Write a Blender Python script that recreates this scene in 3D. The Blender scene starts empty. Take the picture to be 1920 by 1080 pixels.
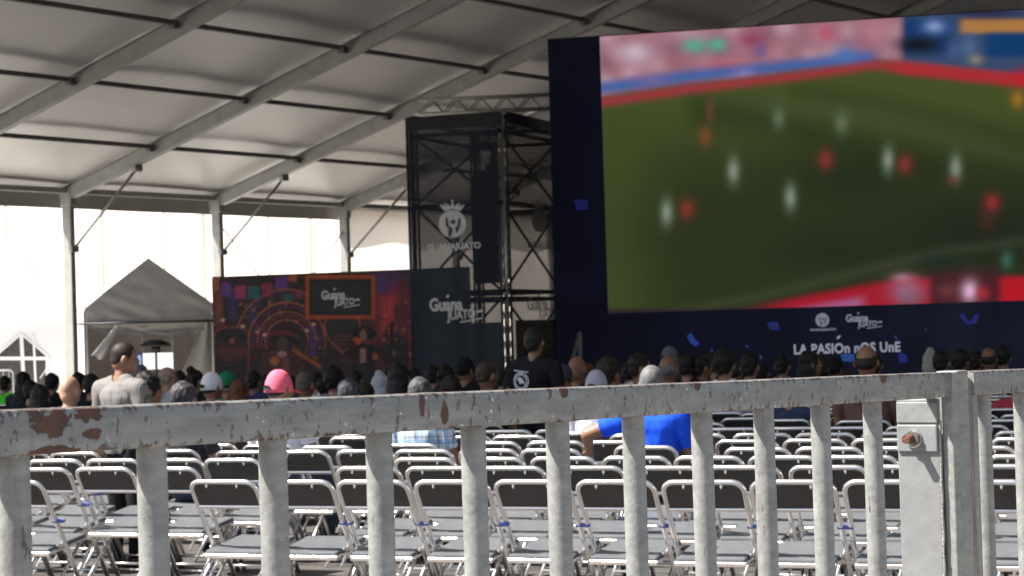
import bpy, bmesh, math, random
import numpy as np
from mathutils import Vector, Matrix, noise as mnoise

random.seed(7)
rng = np.random.default_rng(7)
S = bpy.context.scene
COL = S.collection

# ------------------------------------------------------------------ camera
F = 4000.0                      # focal length in pixels of the 1920 px wide photograph
PITCH = math.atan(80.0 / F)
ROLL = 0.030
EYE = Vector((0, 0, 1.65))
cam = bpy.data.cameras.new("camera")
cam.sensor_width = 36.0
cam.lens = 36.0 * F / 1920.0
cam.clip_start = 0.05
cam.clip_end = 600
cam.dof.use_dof = True
cam.dof.focus_distance = 5.4
cam.dof.aperture_fstop = 12.0
camo = bpy.data.objects.new("camera", cam)
COL.objects.link(camo)
RC = Matrix.Rotation(math.pi / 2 + PITCH, 3, 'X') @ Matrix.Rotation(-ROLL, 3, 'Z')
M4 = RC.to_4x4(); M4.translation = EYE
camo.matrix_world = M4
S.camera = camo
RCI = RC.inverted()

# ------------------------------------------------------------------ light
EXPO = 1.65
SUN = Vector((-0.60, -0.10, 0.80)).normalized()
w = bpy.data.worlds.new("World"); S.world = w; w.use_nodes = True
nt = w.node_tree
sky = nt.nodes.new("ShaderNodeTexSky"); sky.sky_type = 'NISHITA'; sky.sun_disc = False
sky.sun_elevation = math.asin(SUN.z)
sky.sun_rotation = math.atan2(SUN.x, SUN.y) % (2 * math.pi)
sky.air_density = 1.0; sky.dust_density = 2.0
bg = nt.nodes["Background"]; bg.inputs[1].default_value = 0.055
nt.links.new(sky.outputs[0], bg.inputs[0])
sl = bpy.data.lights.new("sun", 'SUN'); sl.energy = 4.2; sl.angle = math.radians(0.5); sl.color = (1, 0.95, 0.88)
so = bpy.data.objects.new("sun", sl); COL.objects.link(so)
so.rotation_euler = SUN.to_track_quat('Z', 'Y').to_euler(); so.location = (-40, -20, 60)
S.view_settings.view_transform = 'Standard'; S.view_settings.look = 'None'
S.view_settings.gamma = 1.0; S.view_settings.use_curve_mapping = False
S.view_settings.exposure = EXPO
S.render.engine = 'CYCLES'
S.cycles.max_bounces = 8; S.cycles.diffuse_bounces = 5; S.cycles.glossy_bounces = 4
S.cycles.transparent_max_bounces = 12
S.cycles.sample_clamp_indirect = 4.0
GAIN = 2 ** EXPO

# ------------------------------------------------------------------ measuring helpers
def ray(x, y):
    return (RC @ Vector(((x - 960) / F, -(y - 540) / F, -1.0)))
def at(x, y, D):
    """photograph pixel -> point at distance D ahead of the camera"""
    r = ray(x, y); return EYE + r * (D / r.y)
def px(p):
    q = RCI @ (Vector(p) - EYE)
    return 960 + F * q.x / -q.z, 540 - F * q.y / -q.z
def hor(x):
    return 620 - ROLL * (x - 960)

class Plane:
    """an upright plane; u runs to the right along it, v upwards"""
    def __init__(s, o, ang):
        s.o = Vector(o); a = math.radians(ang)
        s.u = Vector((math.cos(a), -math.sin(a), 0)); s.n = Vector((-math.sin(a), -math.cos(a), 0)); s.ang = ang
    def uv(s, x, y):
        r = ray(x, y); t = (s.o - EYE).dot(s.n) / r.dot(s.n); p = EYE + r * t - s.o
        return p.dot(s.u), p.z
    def pt(s, u, v, d=0.0):
        return s.o + s.u * u + Vector((0, 0, v)) + s.n * d
    def px(s, u, v):
        return px(s.pt(u, v))

# ------------------------------------------------------------------ materials
def lin(c):
    return tuple(((v / 255.0) / 12.92 if v / 255.0 <= 0.04045 else ((v / 255.0 + 0.055) / 1.055) ** 2.4) for v in c)
def new_mat(name):
    m = bpy.data.materials.new(name); m.use_nodes = True
    return m, m.node_tree, m.node_tree.nodes["Principled BSDF"]
def N(nt, t, **k):
    n = nt.nodes.new(t)
    for a, b in k.items(): setattr(n, a, b)
    return n
def mat(name, col, rough=0.6, metal=0.0, var=0.25, vscale=6.0, bump=0.0, bscale=30.0, spec=0.5, coat=0.0, stretch=(1, 1, 1)):
    m, nt, p = new_mat(name)
    tc = N(nt, "ShaderNodeTexCoord")
    mp = N(nt, "ShaderNodeMapping"); mp.inputs['Scale'].default_value = stretch
    nt.links.new(tc.outputs['Object'], mp.inputs[0])
    no = N(nt, "ShaderNodeTexNoise"); no.inputs['Scale'].default_value = vscale; no.inputs['Detail'].default_value = 5
    nt.links.new(mp.outputs[0], no.inputs['Vector'])
    r = N(nt, "ShaderNodeValToRGB")
    r.color_ramp.elements[0].position = 0.3; r.color_ramp.elements[1].position = 0.7
    r.color_ramp.elements[0].color = tuple(max(0, c * (1 - var)) for c in col) + (1,)
    r.color_ramp.elements[1].color = tuple(min(1, c * (1 + var)) for c in col) + (1,)
    nt.links.new(no.outputs[0], r.inputs[0]); nt.links.new(r.outputs[0], p.inputs['Base Color'])
    p.inputs['Roughness'].default_value = rough; p.inputs['Metallic'].default_value = metal
    p.inputs['Specular IOR Level'].default_value = spec
    if coat: p.inputs['Coat Weight'].default_value = coat
    if bump:
        n2 = N(nt, "ShaderNodeTexNoise"); n2.inputs['Scale'].default_value = bscale; n2.inputs['Detail'].default_value = 4
        nt.links.new(mp.outputs[0], n2.inputs['Vector'])
        b = N(nt, "ShaderNodeBump"); b.inputs['Strength'].default_value = bump; b.inputs['Distance'].default_value = 0.01
        nt.links.new(n2.outputs[0], b.inputs['Height']); nt.links.new(b.outputs[0], p.inputs['Normal'])
    return m
def emit(name, col255, k=1.0):
    """something that glows; col255 is the brightness it shows at this exposure"""
    m, nt, p = new_mat(name)
    c = lin(col255)
    p.inputs['Base Color'].default_value = (0.012, 0.012, 0.014, 1); p.inputs['Roughness'].default_value = 0.7
    p.inputs['Emission Color'].default_value = c + (1,); p.inputs['Emission Strength'].default_value = k / GAIN
    return m
def painted(name, emissive):
    m, nt, p = new_mat(name)
    a = N(nt, "ShaderNodeVertexColor"); a.layer_name = "print"
    p.inputs['Roughness'].default_value = 0.6
    if emissive:
        p.inputs['Base Color'].default_value = (0.006, 0.006, 0.007, 1); p.inputs['Specular IOR Level'].default_value = 0.05; p.inputs['Roughness'].default_value = 0.9
        nt.links.new(a.outputs[0], p.inputs['Emission Color']); p.inputs['Emission Strength'].default_value = 1.0 / GAIN
    else:
        nt.links.new(a.outputs[0], p.inputs['Base Color'])
    return m
def fabric(name, col, trans, rough=0.7, bump=0.15, bscale=3.0, stretch=(1, 1, 1), see=0.0):
    m, nt, p = new_mat(name)
    out = nt.nodes["Material Output"]
    p.inputs['Base Color'].default_value = col + (1,); p.inputs['Roughness'].default_value = rough
    tc = N(nt, "ShaderNodeTexCoord"); mp = N(nt, "ShaderNodeMapping"); mp.inputs['Scale'].default_value = stretch
    no = N(nt, "ShaderNodeTexNoise"); no.inputs['Scale'].default_value = bscale; no.inputs['Detail'].default_value = 4
    b = N(nt, "ShaderNodeBump"); b.inputs['Strength'].default_value = bump; b.inputs['Distance'].default_value = 0.05
    nt.links.new(tc.outputs['Object'], mp.inputs[0]); nt.links.new(mp.outputs[0], no.inputs['Vector'])
    nt.links.new(no.outputs[0], b.inputs['Height']); nt.links.new(b.outputs[0], p.inputs['Normal'])
    n3 = N(nt, "ShaderNodeTexNoise"); n3.inputs['Scale'].default_value = bscale * 0.4
    r = N(nt, "ShaderNodeValToRGB"); r.color_ramp.elements[0].color = tuple(c * 0.88 for c in col) + (1,); r.color_ramp.elements[1].color = col + (1,)
    nt.links.new(mp.outputs[0], n3.inputs['Vector']); nt.links.new(n3.outputs[0], r.inputs[0]); nt.links.new(r.outputs[0], p.inputs['Base Color'])
    t = N(nt, "ShaderNodeBsdfTranslucent"); t.inputs[0].default_value = (1.0, 0.93, 0.85, 1)
    mx = N(nt, "ShaderNodeMixShader"); mx.inputs[0].default_value = trans
    nt.links.new(p.outputs[0], mx.inputs[1]); nt.links.new(t.outputs[0], mx.inputs[2])
    last = mx
    if see:
        tr = N(nt, "ShaderNodeBsdfTransparent")
        m2 = N(nt, "ShaderNodeMixShader"); m2.inputs[0].default_value = see
        nt.links.new(mx.outputs[0], m2.inputs[1]); nt.links.new(tr.outputs[0], m2.inputs[2]); last = m2
    nt.links.new(last.outputs[0], out.inputs['Surface'])
    return m

def barrier_paint(name, patch=True, tone=1.0):
    """old grey gloss paint, chipped to brown primer and rust, with brush marks and white sun glints painted in; x runs along the rail"""
    m, nt, p = new_mat(name); L = nt.links.new
    tc = N(nt, "ShaderNodeTexCoord")
    oi = N(nt, "ShaderNodeObjectInfo"); sh_ = N(nt, "ShaderNodeVectorMath", operation='ADD')
    cx_ = N(nt, "ShaderNodeCombineXYZ"); L(oi.outputs['Random'], cx_.inputs[1])
    ml_ = N(nt, "ShaderNodeVectorMath", operation='SCALE'); ml_.inputs['Scale'].default_value = 0.0 if patch else 37.0
    L(cx_.outputs[0], ml_.inputs[0]); L(tc.outputs['Object'], sh_.inputs[0]); L(ml_.outputs[0], sh_.inputs[1]); VEC = sh_.outputs[0]
    def noise(scale, stretch=(1, 1, 1), det=5, rough=0.6):
        mp = N(nt, "ShaderNodeMapping"); mp.inputs['Scale'].default_value = stretch
        L(VEC, mp.inputs[0])
        n = N(nt, "ShaderNodeTexNoise"); n.inputs['Scale'].default_value = scale; n.inputs['Detail'].default_value = det; n.inputs['Roughness'].default_value = rough
        L(mp.outputs[0], n.inputs['Vector']); return n.outputs[0]
    def ramp(src, a, b, ca=(0, 0, 0, 1), cb=(1, 1, 1, 1)):
        r = N(nt, "ShaderNodeValToRGB"); r.color_ramp.elements[0].position = a; r.color_ramp.elements[1].position = b
        r.color_ramp.elements[0].color = ca; r.color_ramp.elements[1].color = cb; L(src, r.inputs[0]); return r.outputs[0]
    def mix(f, a, b):
        x = N(nt, "ShaderNodeMix", data_type='RGBA'); L(f, x.inputs[0])
        for s, v in ((x.inputs[6], a), (x.inputs[7], b)):
            if isinstance(v, tuple): s.default_value = v
            else: L(v, s)
        return x.outputs[2]
    def math_(op, a, b):
        x = N(nt, "ShaderNodeMath", operation=op)
        for i, v in ((0, a), (1, b)):
            if isinstance(v, (int, float)): x.inputs[i].default_value = v
            else: L(v, x.inputs[i])
        return x.outputs[0]
    sp0 = N(nt, 'ShaderNodeSeparateXYZ'); L(tc.outputs['Object'], sp0.inputs[0])
    edge0 = ramp(math_('ABSOLUTE', sp0.outputs[2], 0), 0.022, 0.036)
    base = ramp(noise(9, (1, 2.5, 2.5)), 0.3, 0.72, tuple(c * tone for c in (0.155, 0.158, 0.150)) + (1,), tuple(c * tone for c in (0.255, 0.258, 0.246)) + (1,))
    streak = ramp(noise(60, (0.12, 1, 1)), 0.45, 0.75)
    col = mix(math_('MULTIPLY', streak, 0.35), base, tuple(c * tone for c in (0.38, 0.385, 0.375)) + (1,))
    glint = ramp(noise(62, (0.8, 1, 1), 3, 0.65), 0.675 if patch else 0.73, 0.71 if patch else 0.76)
    col = mix(glint, col, (0.60, 0.61, 0.62, 1))  # sparkle of the sun on rough paint, coloured in as white specks
    dark = ramp(math_('ADD', noise(46, (1.5, 0.9, 0.9), 4, 0.65), math_('MULTIPLY', edge0, 0.10)), 0.612, 0.635) if patch else ramp(noise(34, (1.6, 1.6, 0.3), 5, 0.7), 0.665, 0.685)
    col = mix(dark, col, (0.085, 0.06, 0.05, 1))
    thr = noise(21, (1, 1, 1), 7, 0.74)
    chip = ramp(thr, 0.74, 0.76)
    if patch:
        sp = N(nt, "ShaderNodeSeparateXYZ"); L(tc.outputs['Object'], sp.inputs[0])
        def bell(cx, wx, cz, wz):
            a = math_('DIVIDE', math_('ABSOLUTE', math_('SUBTRACT', sp.outputs[0], cx), 0), wx)
            b = math_('DIVIDE', math_('ABSOLUTE', math_('SUBTRACT', sp.outputs[2], cz), 0), wz)
            d = math_('ADD', math_('POWER', a, 2.0), math_('POWER', b, 2.0))
            return math_('MAXIMUM', math_('SUBTRACT', 1.0, d), 0.0)
        bl = None
        for c in PATCHES:
            v = bell(*c); bl = v if bl is None else math_('MAXIMUM', bl, v)
        edge = ramp(math_('ABSOLUTE', sp.outputs[2], 0), 0.027, 0.037)
        s = math_('ADD', thr, math_('ADD', math_('MULTIPLY', bl, 0.30), math_('MULTIPLY', edge, 0.12)))
        chip = ramp(s, 0.655, 0.68)
    rust = ramp(noise(22), 0.35, 0.7, (0.070, 0.042, 0.032, 1), (0.125, 0.058, 0.038, 1))
    drip = ramp(noise(13, (1.8, 1.8, 0.16), 4, 0.6), 0.60, 0.74)
    col = mix(math_('MULTIPLY', drip, 0.45), col, (0.11, 0.085, 0.065, 1))
    col = mix(chip, col, rust)
    L(col, p.inputs['Base Color'])
    p.inputs['Roughness'].default_value = 0.42
    rr = ramp(chip, 0, 1, (0.38, 0.38, 0.38, 1), (0.85, 0.85, 0.85, 1)); L(rr, p.inputs['Roughness'])
    h = math_('SUBTRACT', math_('ADD', math_('MULTIPLY', noise(40, (0.35, 1, 1)), 0.7), math_('MULTIPLY', noise(140), 0.3)), math_('MULTIPLY', chip, 0.8))
    b = N(nt, "ShaderNodeBump"); b.inputs['Strength'].default_value = 0.8; b.inputs['Distance'].default_value = 0.003
    L(h, b.inputs['Height']); L(b.outputs[0], p.inputs['Normal'])
    return m

# ------------------------------------------------------------------ mesh helpers
def me_from(bm, name, smooth=False):
    me = bpy.data.meshes.new(name); bm.to_mesh(me); bm.free()
    if smooth:
        for p in me.polygons: p.use_smooth = True
    return me
def add(name, me, m=None, parent=None, loc=None):
    o = bpy.data.objects.new(name, me); COL.objects.link(o)
    if m is not None:
        if len(me.materials) == 0: me.materials.append(m)
    if parent is not None: o.parent = parent
    if loc is not None: o.location = loc
    return o
def obj(name, bm, m, parent=None, smooth=False):
    return add(name, me_from(bm, name, smooth), m, parent)
def tag(o, label=None, cat=None, group=None, kind=None):
    if label: o['label'] = label
    if cat: o['category'] = cat
    if group: o['group'] = group
    if kind: o['kind'] = kind
    return o
def thing(name, label, cat, loc=(0, 0, 0), rz=0.0, group=None):
    o = bpy.data.objects.new(name, None); COL.objects.link(o); o.location = loc; o.rotation_euler = (0, 0, rz)
    o.empty_display_size = 0.2
    return tag(o, label, cat, group)
def box(bm, c, d, rot=None, bevel=0.0, seg=2):
    r = bmesh.ops.create_cube(bm, size=1.0)
    vs = r['verts']
    M = Matrix.Translation(c) @ (rot.to_4x4() if rot is not None else Matrix.Identity(4)) @ Matrix.Diagonal((d[0], d[1], d[2], 1))
    bmesh.ops.transform(bm, matrix=M, verts=vs)
    if bevel:
        es = list({e for v in vs for e in v.link_edges})
        bmesh.ops.bevel(bm, geom=es, offset=bevel, segments=seg, affect='EDGES', profile=0.5)
def beam(bm, a, b, wx, wz, up=Vector((0, 0, 1)), bevel=0.0):
    a = Vector(a); b = Vector(b); d = (b - a); L = d.length; d.normalize()
    s = d.cross(up).normalized(); u = s.cross(d)
    R = Matrix((s, d, u)).transposed()
    box(bm, (a + b) / 2, (wx, L, wz), R, bevel)
def tube(bm, pts, r, seg=8, cap=True):
    pts = [Vector(p) for p in pts]; rings = []
    ref = None
    for i, p in enumerate(pts):
        if i == 0: t = pts[1] - pts[0]
        elif i == len(pts) - 1: t = pts[-1] - pts[-2]
        else: t = (pts[i + 1] - p).normalized() + (p - pts[i - 1]).normalized()
        t.normalize()
        if ref is None:
            ref = Vector((0, 0, 1)) if abs(t.z) < 0.9 else Vector((1, 0, 0))
        s = ref - t * ref.dot(t)
        if s.length < 1e-6: s = t.orthogonal()
        s.normalize(); ref = s; q = t.cross(s)
        rr = r[i] if isinstance(r, (list, tuple)) else r
        rings.append([bm.verts.new(p + (s * math.cos(2 * math.pi * k / seg) + q * math.sin(2 * math.pi * k / seg)) * rr) for k in range(seg)])
    for a, b in zip(rings, rings[1:]):
        for k in range(seg):
            f = bm.faces.new((a[k], a[(k + 1) % seg], b[(k + 1) % seg], b[k])); f.smooth = True
    if cap:
        bm.faces.new(list(reversed(rings[0]))); bm.faces.new(rings[-1])
def prism(bm, pts2, fn, d0, d1):
    """polygon in (u,v) extruded between depths d0 and d1 by fn(u,v,d)"""
    a = [bm.verts.new(fn(u, v, d0)) for u, v in pts2]; b = [bm.verts.new(fn(u, v, d1)) for u, v in pts2]
    n = len(pts2)
    bm.faces.new(a); bm.faces.new(list(reversed(b)))
    for k in range(n): bm.faces.new((a[k], b[k], b[(k + 1) % n], a[(k + 1) % n]))
    bmesh.ops.recalc_face_normals(bm, faces=bm.faces[:])
def ellipsoid(bm, c, r, sub=2, R=None):
    q = bmesh.ops.create_icosphere(bm, subdivisions=sub, radius=1.0)
    M = Matrix.Translation(c) @ (R.to_4x4() if R is not None else Matrix.Identity(4)) @ Matrix.Diagonal((r[0], r[1], r[2], 1))
    bmesh.ops.transform(bm, matrix=M, verts=q['verts'])
def sheet(name, fn, nu, nv, m, parent=None, colfn=None, smooth=True):
    """grid of (nu+1)x(nv+1) points; fn(a,b) with a,b in 0..1 -> Vector"""
    vs = [fn(i / nu, j / nv) for j in range(nv + 1) for i in range(nu + 1)]
    fs = [(j * (nu + 1) + i, j * (nu + 1) + i + 1, (j + 1) * (nu + 1) + i + 1, (j + 1) * (nu + 1) + i) for j in range(nv) for i in range(nu)]
    me = bpy.data.meshes.new(name); me.from_pydata([tuple(v) for v in vs], [], fs)
    if smooth: me.polygons.foreach_set('use_smooth', [True] * len(me.polygons))
    if colfn is not None:
        c = colfn(vs); at_ = me.color_attributes.new("print", 'FLOAT_COLOR', 'POINT')
        at_.data.foreach_set('color', np.concatenate([c, np.ones((len(c), 1))], 1).astype(np.float32).ravel())
    return add(name, me, m, parent)
def text_mesh(s, bold=0.0, shear=0.0, space=1.0):
    cu = bpy.data.curves.new("lettering", 'FONT'); cu.body = s; cu.offset = bold; cu.shear = shear; cu.space_character = space
    cu.resolution_u = 3
    o = bpy.data.objects.new("lettering_source", cu); COL.objects.link(o)
    dg = bpy.context.evaluated_depsgraph_get()
    me = bpy.data.meshes.new_from_object(o.evaluated_get(dg))
    bpy.data.objects.remove(o); bpy.data.curves.remove(cu)
    return me
def letter(s, plane, x0, y0, x1, y1, m, parent, d=0.012, bold=0.03, shear=0.0, tilt=0.0, space=1.0):
    """lettering fitted between the photograph's corners (x0,y0) top left and (x1,y1) bottom right on a plane"""
    me = text_mesh(s, bold, shear, space)
    co = np.empty(len(me.vertices) * 3); me.vertices.foreach_get('co', co); co = co.reshape(-1, 3)
    mn, mx = co.min(0), co.max(0)
    u0, v0 = plane.uv(x0, y1); u1, v1 = plane.uv(x1, y0)
    a = (co[:, 0] - mn[0]) / (mx[0] - mn[0]); b = (co[:, 1] - mn[1]) / (mx[1] - mn[1])
    U = u0 + a * (u1 - u0); V = v0 + b * (v1 - v0) + tilt * (U - (u0 + u1) / 2)
    out = np.array([tuple(plane.pt(u, v, d)) for u, v in zip(U, V)])
    me.vertices.foreach_set('co', out.ravel()); me.update()
    me.materials.clear(); me.materials.append(m)
    return add("lettering", me, None, parent)
def flat(name, polys, plane, m, parent, d=0.01, th=0.004):
    bm = bmesh.new()
    for k, pl in enumerate(polys):
        prism(bm, [plane.uv(x, y) for x, y in pl], plane.pt, d + 0.0004 * k, d + th + 0.0004 * k)
    return obj(name, bm, m, parent)
def circ(cx, cy, r, n=24, ry=None, a0=0, a1=360):
    return [(cx + r * math.cos(math.radians(a0 + (a1 - a0) * k / n)), cy + (ry or r) * math.sin(math.radians(a0 + (a1 - a0) * k / n))) for k in range(n if a1 - a0 == 360 else n + 1)]
def ringpoly(cx, cy, r0, r1, n=24):
    out = []
    for k in range(n):
        a, b = 2 * math.pi * k / n, 2 * math.pi * (k + 1) / n
        out.append([(cx + r0 * math.cos(a), cy + r0 * math.sin(a)), (cx + r1 * math.cos(a), cy + r1 * math.sin(a)), (cx + r1 * math.cos(b), cy + r1 * math.sin(b)), (cx + r0 * math.cos(b), cy + r0 * math.sin(b))])
    return out
def clone(o, parent=None):
    c = o.copy(); COL.objects.link(c)
    if parent is not None: c.parent = parent
    for ch in KIDS.get(o.name, ()): clone(ch, c)
    return c
KIDS = {}
def remember(root):
    def rec(o):
        KIDS[o.name] = list(o.children)
        for c in o.children: rec(c)
    rec(root)

# ================================================================== SETTING
m_pave = mat("plaza paving", (0.068, 0.061, 0.055), 0.85, var=0.25, vscale=1.3, bump=0.3, bscale=14)
bm = bmesh.new(); bmesh.ops.create_grid(bm, x_segments=20, y_segments=20, size=260)
bmesh.ops.transform(bm, matrix=Matrix.Translation((0, 150, 0)), verts=bm.verts[:])
tag(obj("pavement", bm, m_pave), kind="structure")

m_bounce = mat("pale bounce ground", (0.66, 0.63, 0.585), 0.85, var=0.12, vscale=1.1, bump=0.2, bscale=10)
bm = bmesh.new()  # unseen pale sheet added to bounce sunlight up under the eave
bm.faces.new([bm.verts.new(p) for p in ((-10.7 - 40, 48 - 60 + 0.0, 0.004), (-10.7 - 33.4, 48 - 50, 0.004), (-10.7 + 50, 48 + 74.7, 0.004), (-60, 122.7, 0.004))])
bmesh.ops.recalc_face_normals(bm, faces=bm.faces[:])
if bm.faces[:][0].normal.z < 0: bmesh.ops.reverse_faces(bm, faces=bm.faces[:])
tag(obj("bounce_ground", bm, m_bounce), kind="structure")

# ------------------------------------------------------------------ the stone building beyond
m_stone = mat("cream stone", (0.72, 0.65, 0.57), 0.85, var=0.08, vscale=0.8, bump=0.1, bscale=4)
m_stone2 = mat("pale stone trim", (0.80, 0.75, 0.69), 0.85, var=0.06, vscale=1.0)
m_pane = mat("dark window glass", (0.16, 0.17, 0.19), 0.25, var=0.1)
BP = Plane((-34.0, 99, 0), 27)
bld = thing("stone_building", "pale cream stone building with tall pilasters behind the tents", "building")
bm = bmesh.new()
def bfn(u, v, d): return BP.pt(u, v, d)
prism(bm, [(-6, 0), (52, 0), (52, 15), (-6, 15)], bfn, -9, 0)
obj("wall", bm, m_stone, bld)
for u in np.arange(-3, 50, 5.2):
    bm = bmesh.new(); prism(bm, [(u, 0), (u + 0.9, 0), (u + 0.9, 13.2), (u, 13.2)], bfn, 0, 0.10)
    prism(bm, [(u - 0.12, 0), (u + 1.02, 0), (u + 1.02, 1.0), (u - 0.12, 1.0)], bfn, 0.102, 0.2)
    obj("pilaster", bm, m_stone2, bld)
    for v0, v1 in ((3.0, 7.6), (9.0, 12.4)):
        bm = bmesh.new()
        for q in ([(u + 2.0, v0), (u + 2.16, v0), (u + 2.16, v1), (u + 2.0, v1)], [(u + 3.94, v0), (u + 4.1, v0), (u + 4.1, v1), (u + 3.94, v1)],
                  [(u + 1.85, v1), (u + 4.25, v1), (u + 4.25, v1 + 0.25), (u + 1.85, v1 + 0.25)]):
            prism(bm, q, bfn, 0.002, 0.07)
        fr = obj("window", bm, m_stone2, bld)
        bm = bmesh.new(); prism(bm, [(u + 2.165, v0), (u + 3.935, v0), (u + 3.935, v1 - 0.005), (u + 2.165, v1 - 0.005)], bfn, 0.004, 0.05)
        obj("pane", bm, m_stone2, fr)
bm = bmesh.new(); prism(bm, [(-6.3, 13.3), (52.3, 13.3), (52.3, 14.0), (-6.3, 14.0)], bfn, 0.003, 0.8)
obj("cornice", bm, m_stone2, bld)

# ------------------------------------------------------------------ big frame tent
AX = Vector((math.sin(math.radians(33.8)), math.cos(math.radians(33.8)), 0))
TT = Vector((AX.y, -AX.x, 0))
P0 = Vector((-9.94, 48.0, 0))
EAVE, SLOPE, BAY, HALF = 5.24, 0.30, 5.0, 20.0
def tp(k, t, z): return P0 + AX * (BAY * k) + TT * t + Vector((0, 0, z))
def roofz(t): return EAVE + SLOPE * (t if t <= HALF else 2 * HALF - t)
m_roof = fabric("white tent sheet", (0.86, 0.84, 0.81), 0.0, 0.40, 0.12, 1.6, (1, 1, 1))
m_roof.node_tree.nodes["Principled BSDF"].inputs["Specular IOR Level"].default_value = 0.5
m_wallp = fabric("white tent wall", (0.76, 0.71, 0.65), 0.42, 0.7, 0.4, 1.6)
m_alu = mat("aluminium beam", (0.34, 0.34, 0.32), 0.5, 0.2, var=0.12, vscale=3, bump=0.05)
m_alud = mat("dark purlin", (0.15, 0.14, 0.132), 0.6, 0.1, var=0.2)
m_steel = mat("dull steel", (0.30, 0.30, 0.30), 0.45, 0.6, var=0.2)
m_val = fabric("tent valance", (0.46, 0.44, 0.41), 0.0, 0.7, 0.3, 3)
tent = thing("frame_tent", "large white frame tent with grey rafters roofing the crowd", "tent", tuple(P0))
def tent_obj(name, bm, m, smooth=False):
    bmesh.ops.transform(bm, matrix=Matrix.Translation(-P0), verts=bm.verts[:])
    return obj(name, bm, m, tent, smooth)
KS = list(range(-5, 9))
PUR = [2.7 * i for i in range(1, 8)]
for k in KS:
    for t in (0, 2 * HALF):
        bm = bmesh.new()
        a, b = tp(k, t, 0), tp(k, t, EAVE - 0.33)
        R = Matrix((TT, AX, Vector((0, 0, 1)))).transposed()
        box(bm, (a + b) / 2, (0.27, 0.14, (b - a).z), R, 0.012, 1)
        box(bm, a + Vector((0, 0, 0.01)), (0.5, 0.4, 0.02), R)
        po = tent_obj("post", bm, m_alu)
        bm = bmesh.new()
        for dz in (0.5, 0.62, 0.74):
            for s in (-1, 1):
                p = tp(k, t, EAVE - dz) + TT * (0.07 * s) - AX * 0.075
                box(bm, p, (0.035, 0.02, 0.035), R)
        obj("bolt", bm, m_steel, po).location = (0, 0, 0)
        po.children[0].data.transform(Matrix.Translation(-P0))
    for t0, t1 in ((0, HALF), (2 * HALF, HALF)):
        sg = 1 if t1 > t0 else -1
        up = (Vector((0, 0, 1)) - TT * (SLOPE * sg)).normalized()
        bm = bmesh.new()
        a = tp(k, t0 - 0.2 * sg, roofz(0) - 0.06 - 0.30 * 0.5 - 0.06); b = tp(k, t1, roofz(HALF) - 0.30 * 0.5 - 0.06)
        beam(bm, a, b, 0.14, 0.26, up, 0.006)
        beam(bm, a + up * 0.14, b + up * 0.14, 0.09, 0.016, up)
        beam(bm, a - up * 0.142, b - up * 0.142, 0.17, 0.02, up)
        beam(bm, a + up * 0.155, b + up * 0.155, 0.17, 0.012, up)
        tent_obj("rafter", bm, m_alu)
        # corner haunch and knee brace
        bm = bmesh.new()
        p = tp(k, t0, EAVE - 0.25)
        R = Matrix((TT, AX, Vector((0, 0, 1)))).transposed()
        box(bm, p - Vector((0, 0, 0.03)), (0.34, 0.19, 0.42), R, 0.02, 1)
        tent_obj("corner_bracket", bm, m_alu)
        bm = bmesh.new()
        e = tp(k, t0 + 2.15 * sg, roofz(2.15) - 0.42); f = tp(k, t0 + 0.15 * sg, 3.78)
        tube(bm, [f, e], 0.032, 8)
        for q in (e, f):
            box(bm, q, (0.13, 0.24, 0.15), R, 0.02, 1)
        tent_obj("knee_brace", bm, m_steel)
for k in KS[:-1]:
    for side in (0, 1):
        ts = PUR if side == 0 else [2 * HALF - t for t in PUR]
        for t in ts + ([HALF] if side == 0 else []):
            bm = bmesh.new()
            z = roofz(t) - 0.16
            beam(bm, tp(k, t, z) + AX * 0.09, tp(k + 1, t, z) - AX * 0.09, 0.09, 0.09)
            for e in (0.16, BAY - 0.16):
                box(bm, tp(k, t, z - 0.05) + AX * e, (0.16, 0.16, 0.12), Matrix((TT, AX, Vector((0, 0, 1)))).transposed(), 0.02, 1)
            tent_obj("purlin", bm, m_alud)
        # roof sheets sag a little between the frames
        def rf(a, b, k=k, side=side):
            t = (-0.45 + b * 20.45) if side == 0 else (2 * HALF + 0.45 - b * 20.45)
            sag = 0.04 * math.sin(math.pi * a) + 0.008 * abs(math.sin(math.pi * max(0, b * 20.45 - 0.45) / 2.7)) * math.sin(math.pi * a)
            wr = 0.004 * mnoise.noise(Vector((a * 5, b * 34, k * 3.1 + side)))
            return tp(k + a, t, EAVE + SLOPE * (b * 20.45 - 0.45) + sag + wr + 0.03) - P0
        sheet("roof_sheet", rf, 10, 60, m_roof, tent)
        t = 0 if side == 0 else 2 * HALF
        sgn = -1 if side == 0 else 1
        bm = bmesh.new()
        beam(bm, tp(k, t, EAVE - 0.14) + AX * 0.1, tp(k + 1, t, EAVE - 0.14) - AX * 0.1, 0.16, 0.12)
        tent_obj("eave_beam", bm, m_alu)
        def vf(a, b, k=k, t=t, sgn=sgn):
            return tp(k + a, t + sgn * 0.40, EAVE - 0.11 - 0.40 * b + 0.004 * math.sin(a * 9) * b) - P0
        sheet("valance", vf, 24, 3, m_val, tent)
# wind bracing wires in the wall bay between the second and third posts
for (ka, za, kb, zb) in ((1, 4.55, 2, 0.1), (2, 4.45, 1, 0.1)):
    bm = bmesh.new(); tube(bm, [tp(ka, 0.0, za), tp(kb, 0.0, zb)], 0.018, 6); tent_obj("bracing_wire", bm, m_steel)
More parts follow.
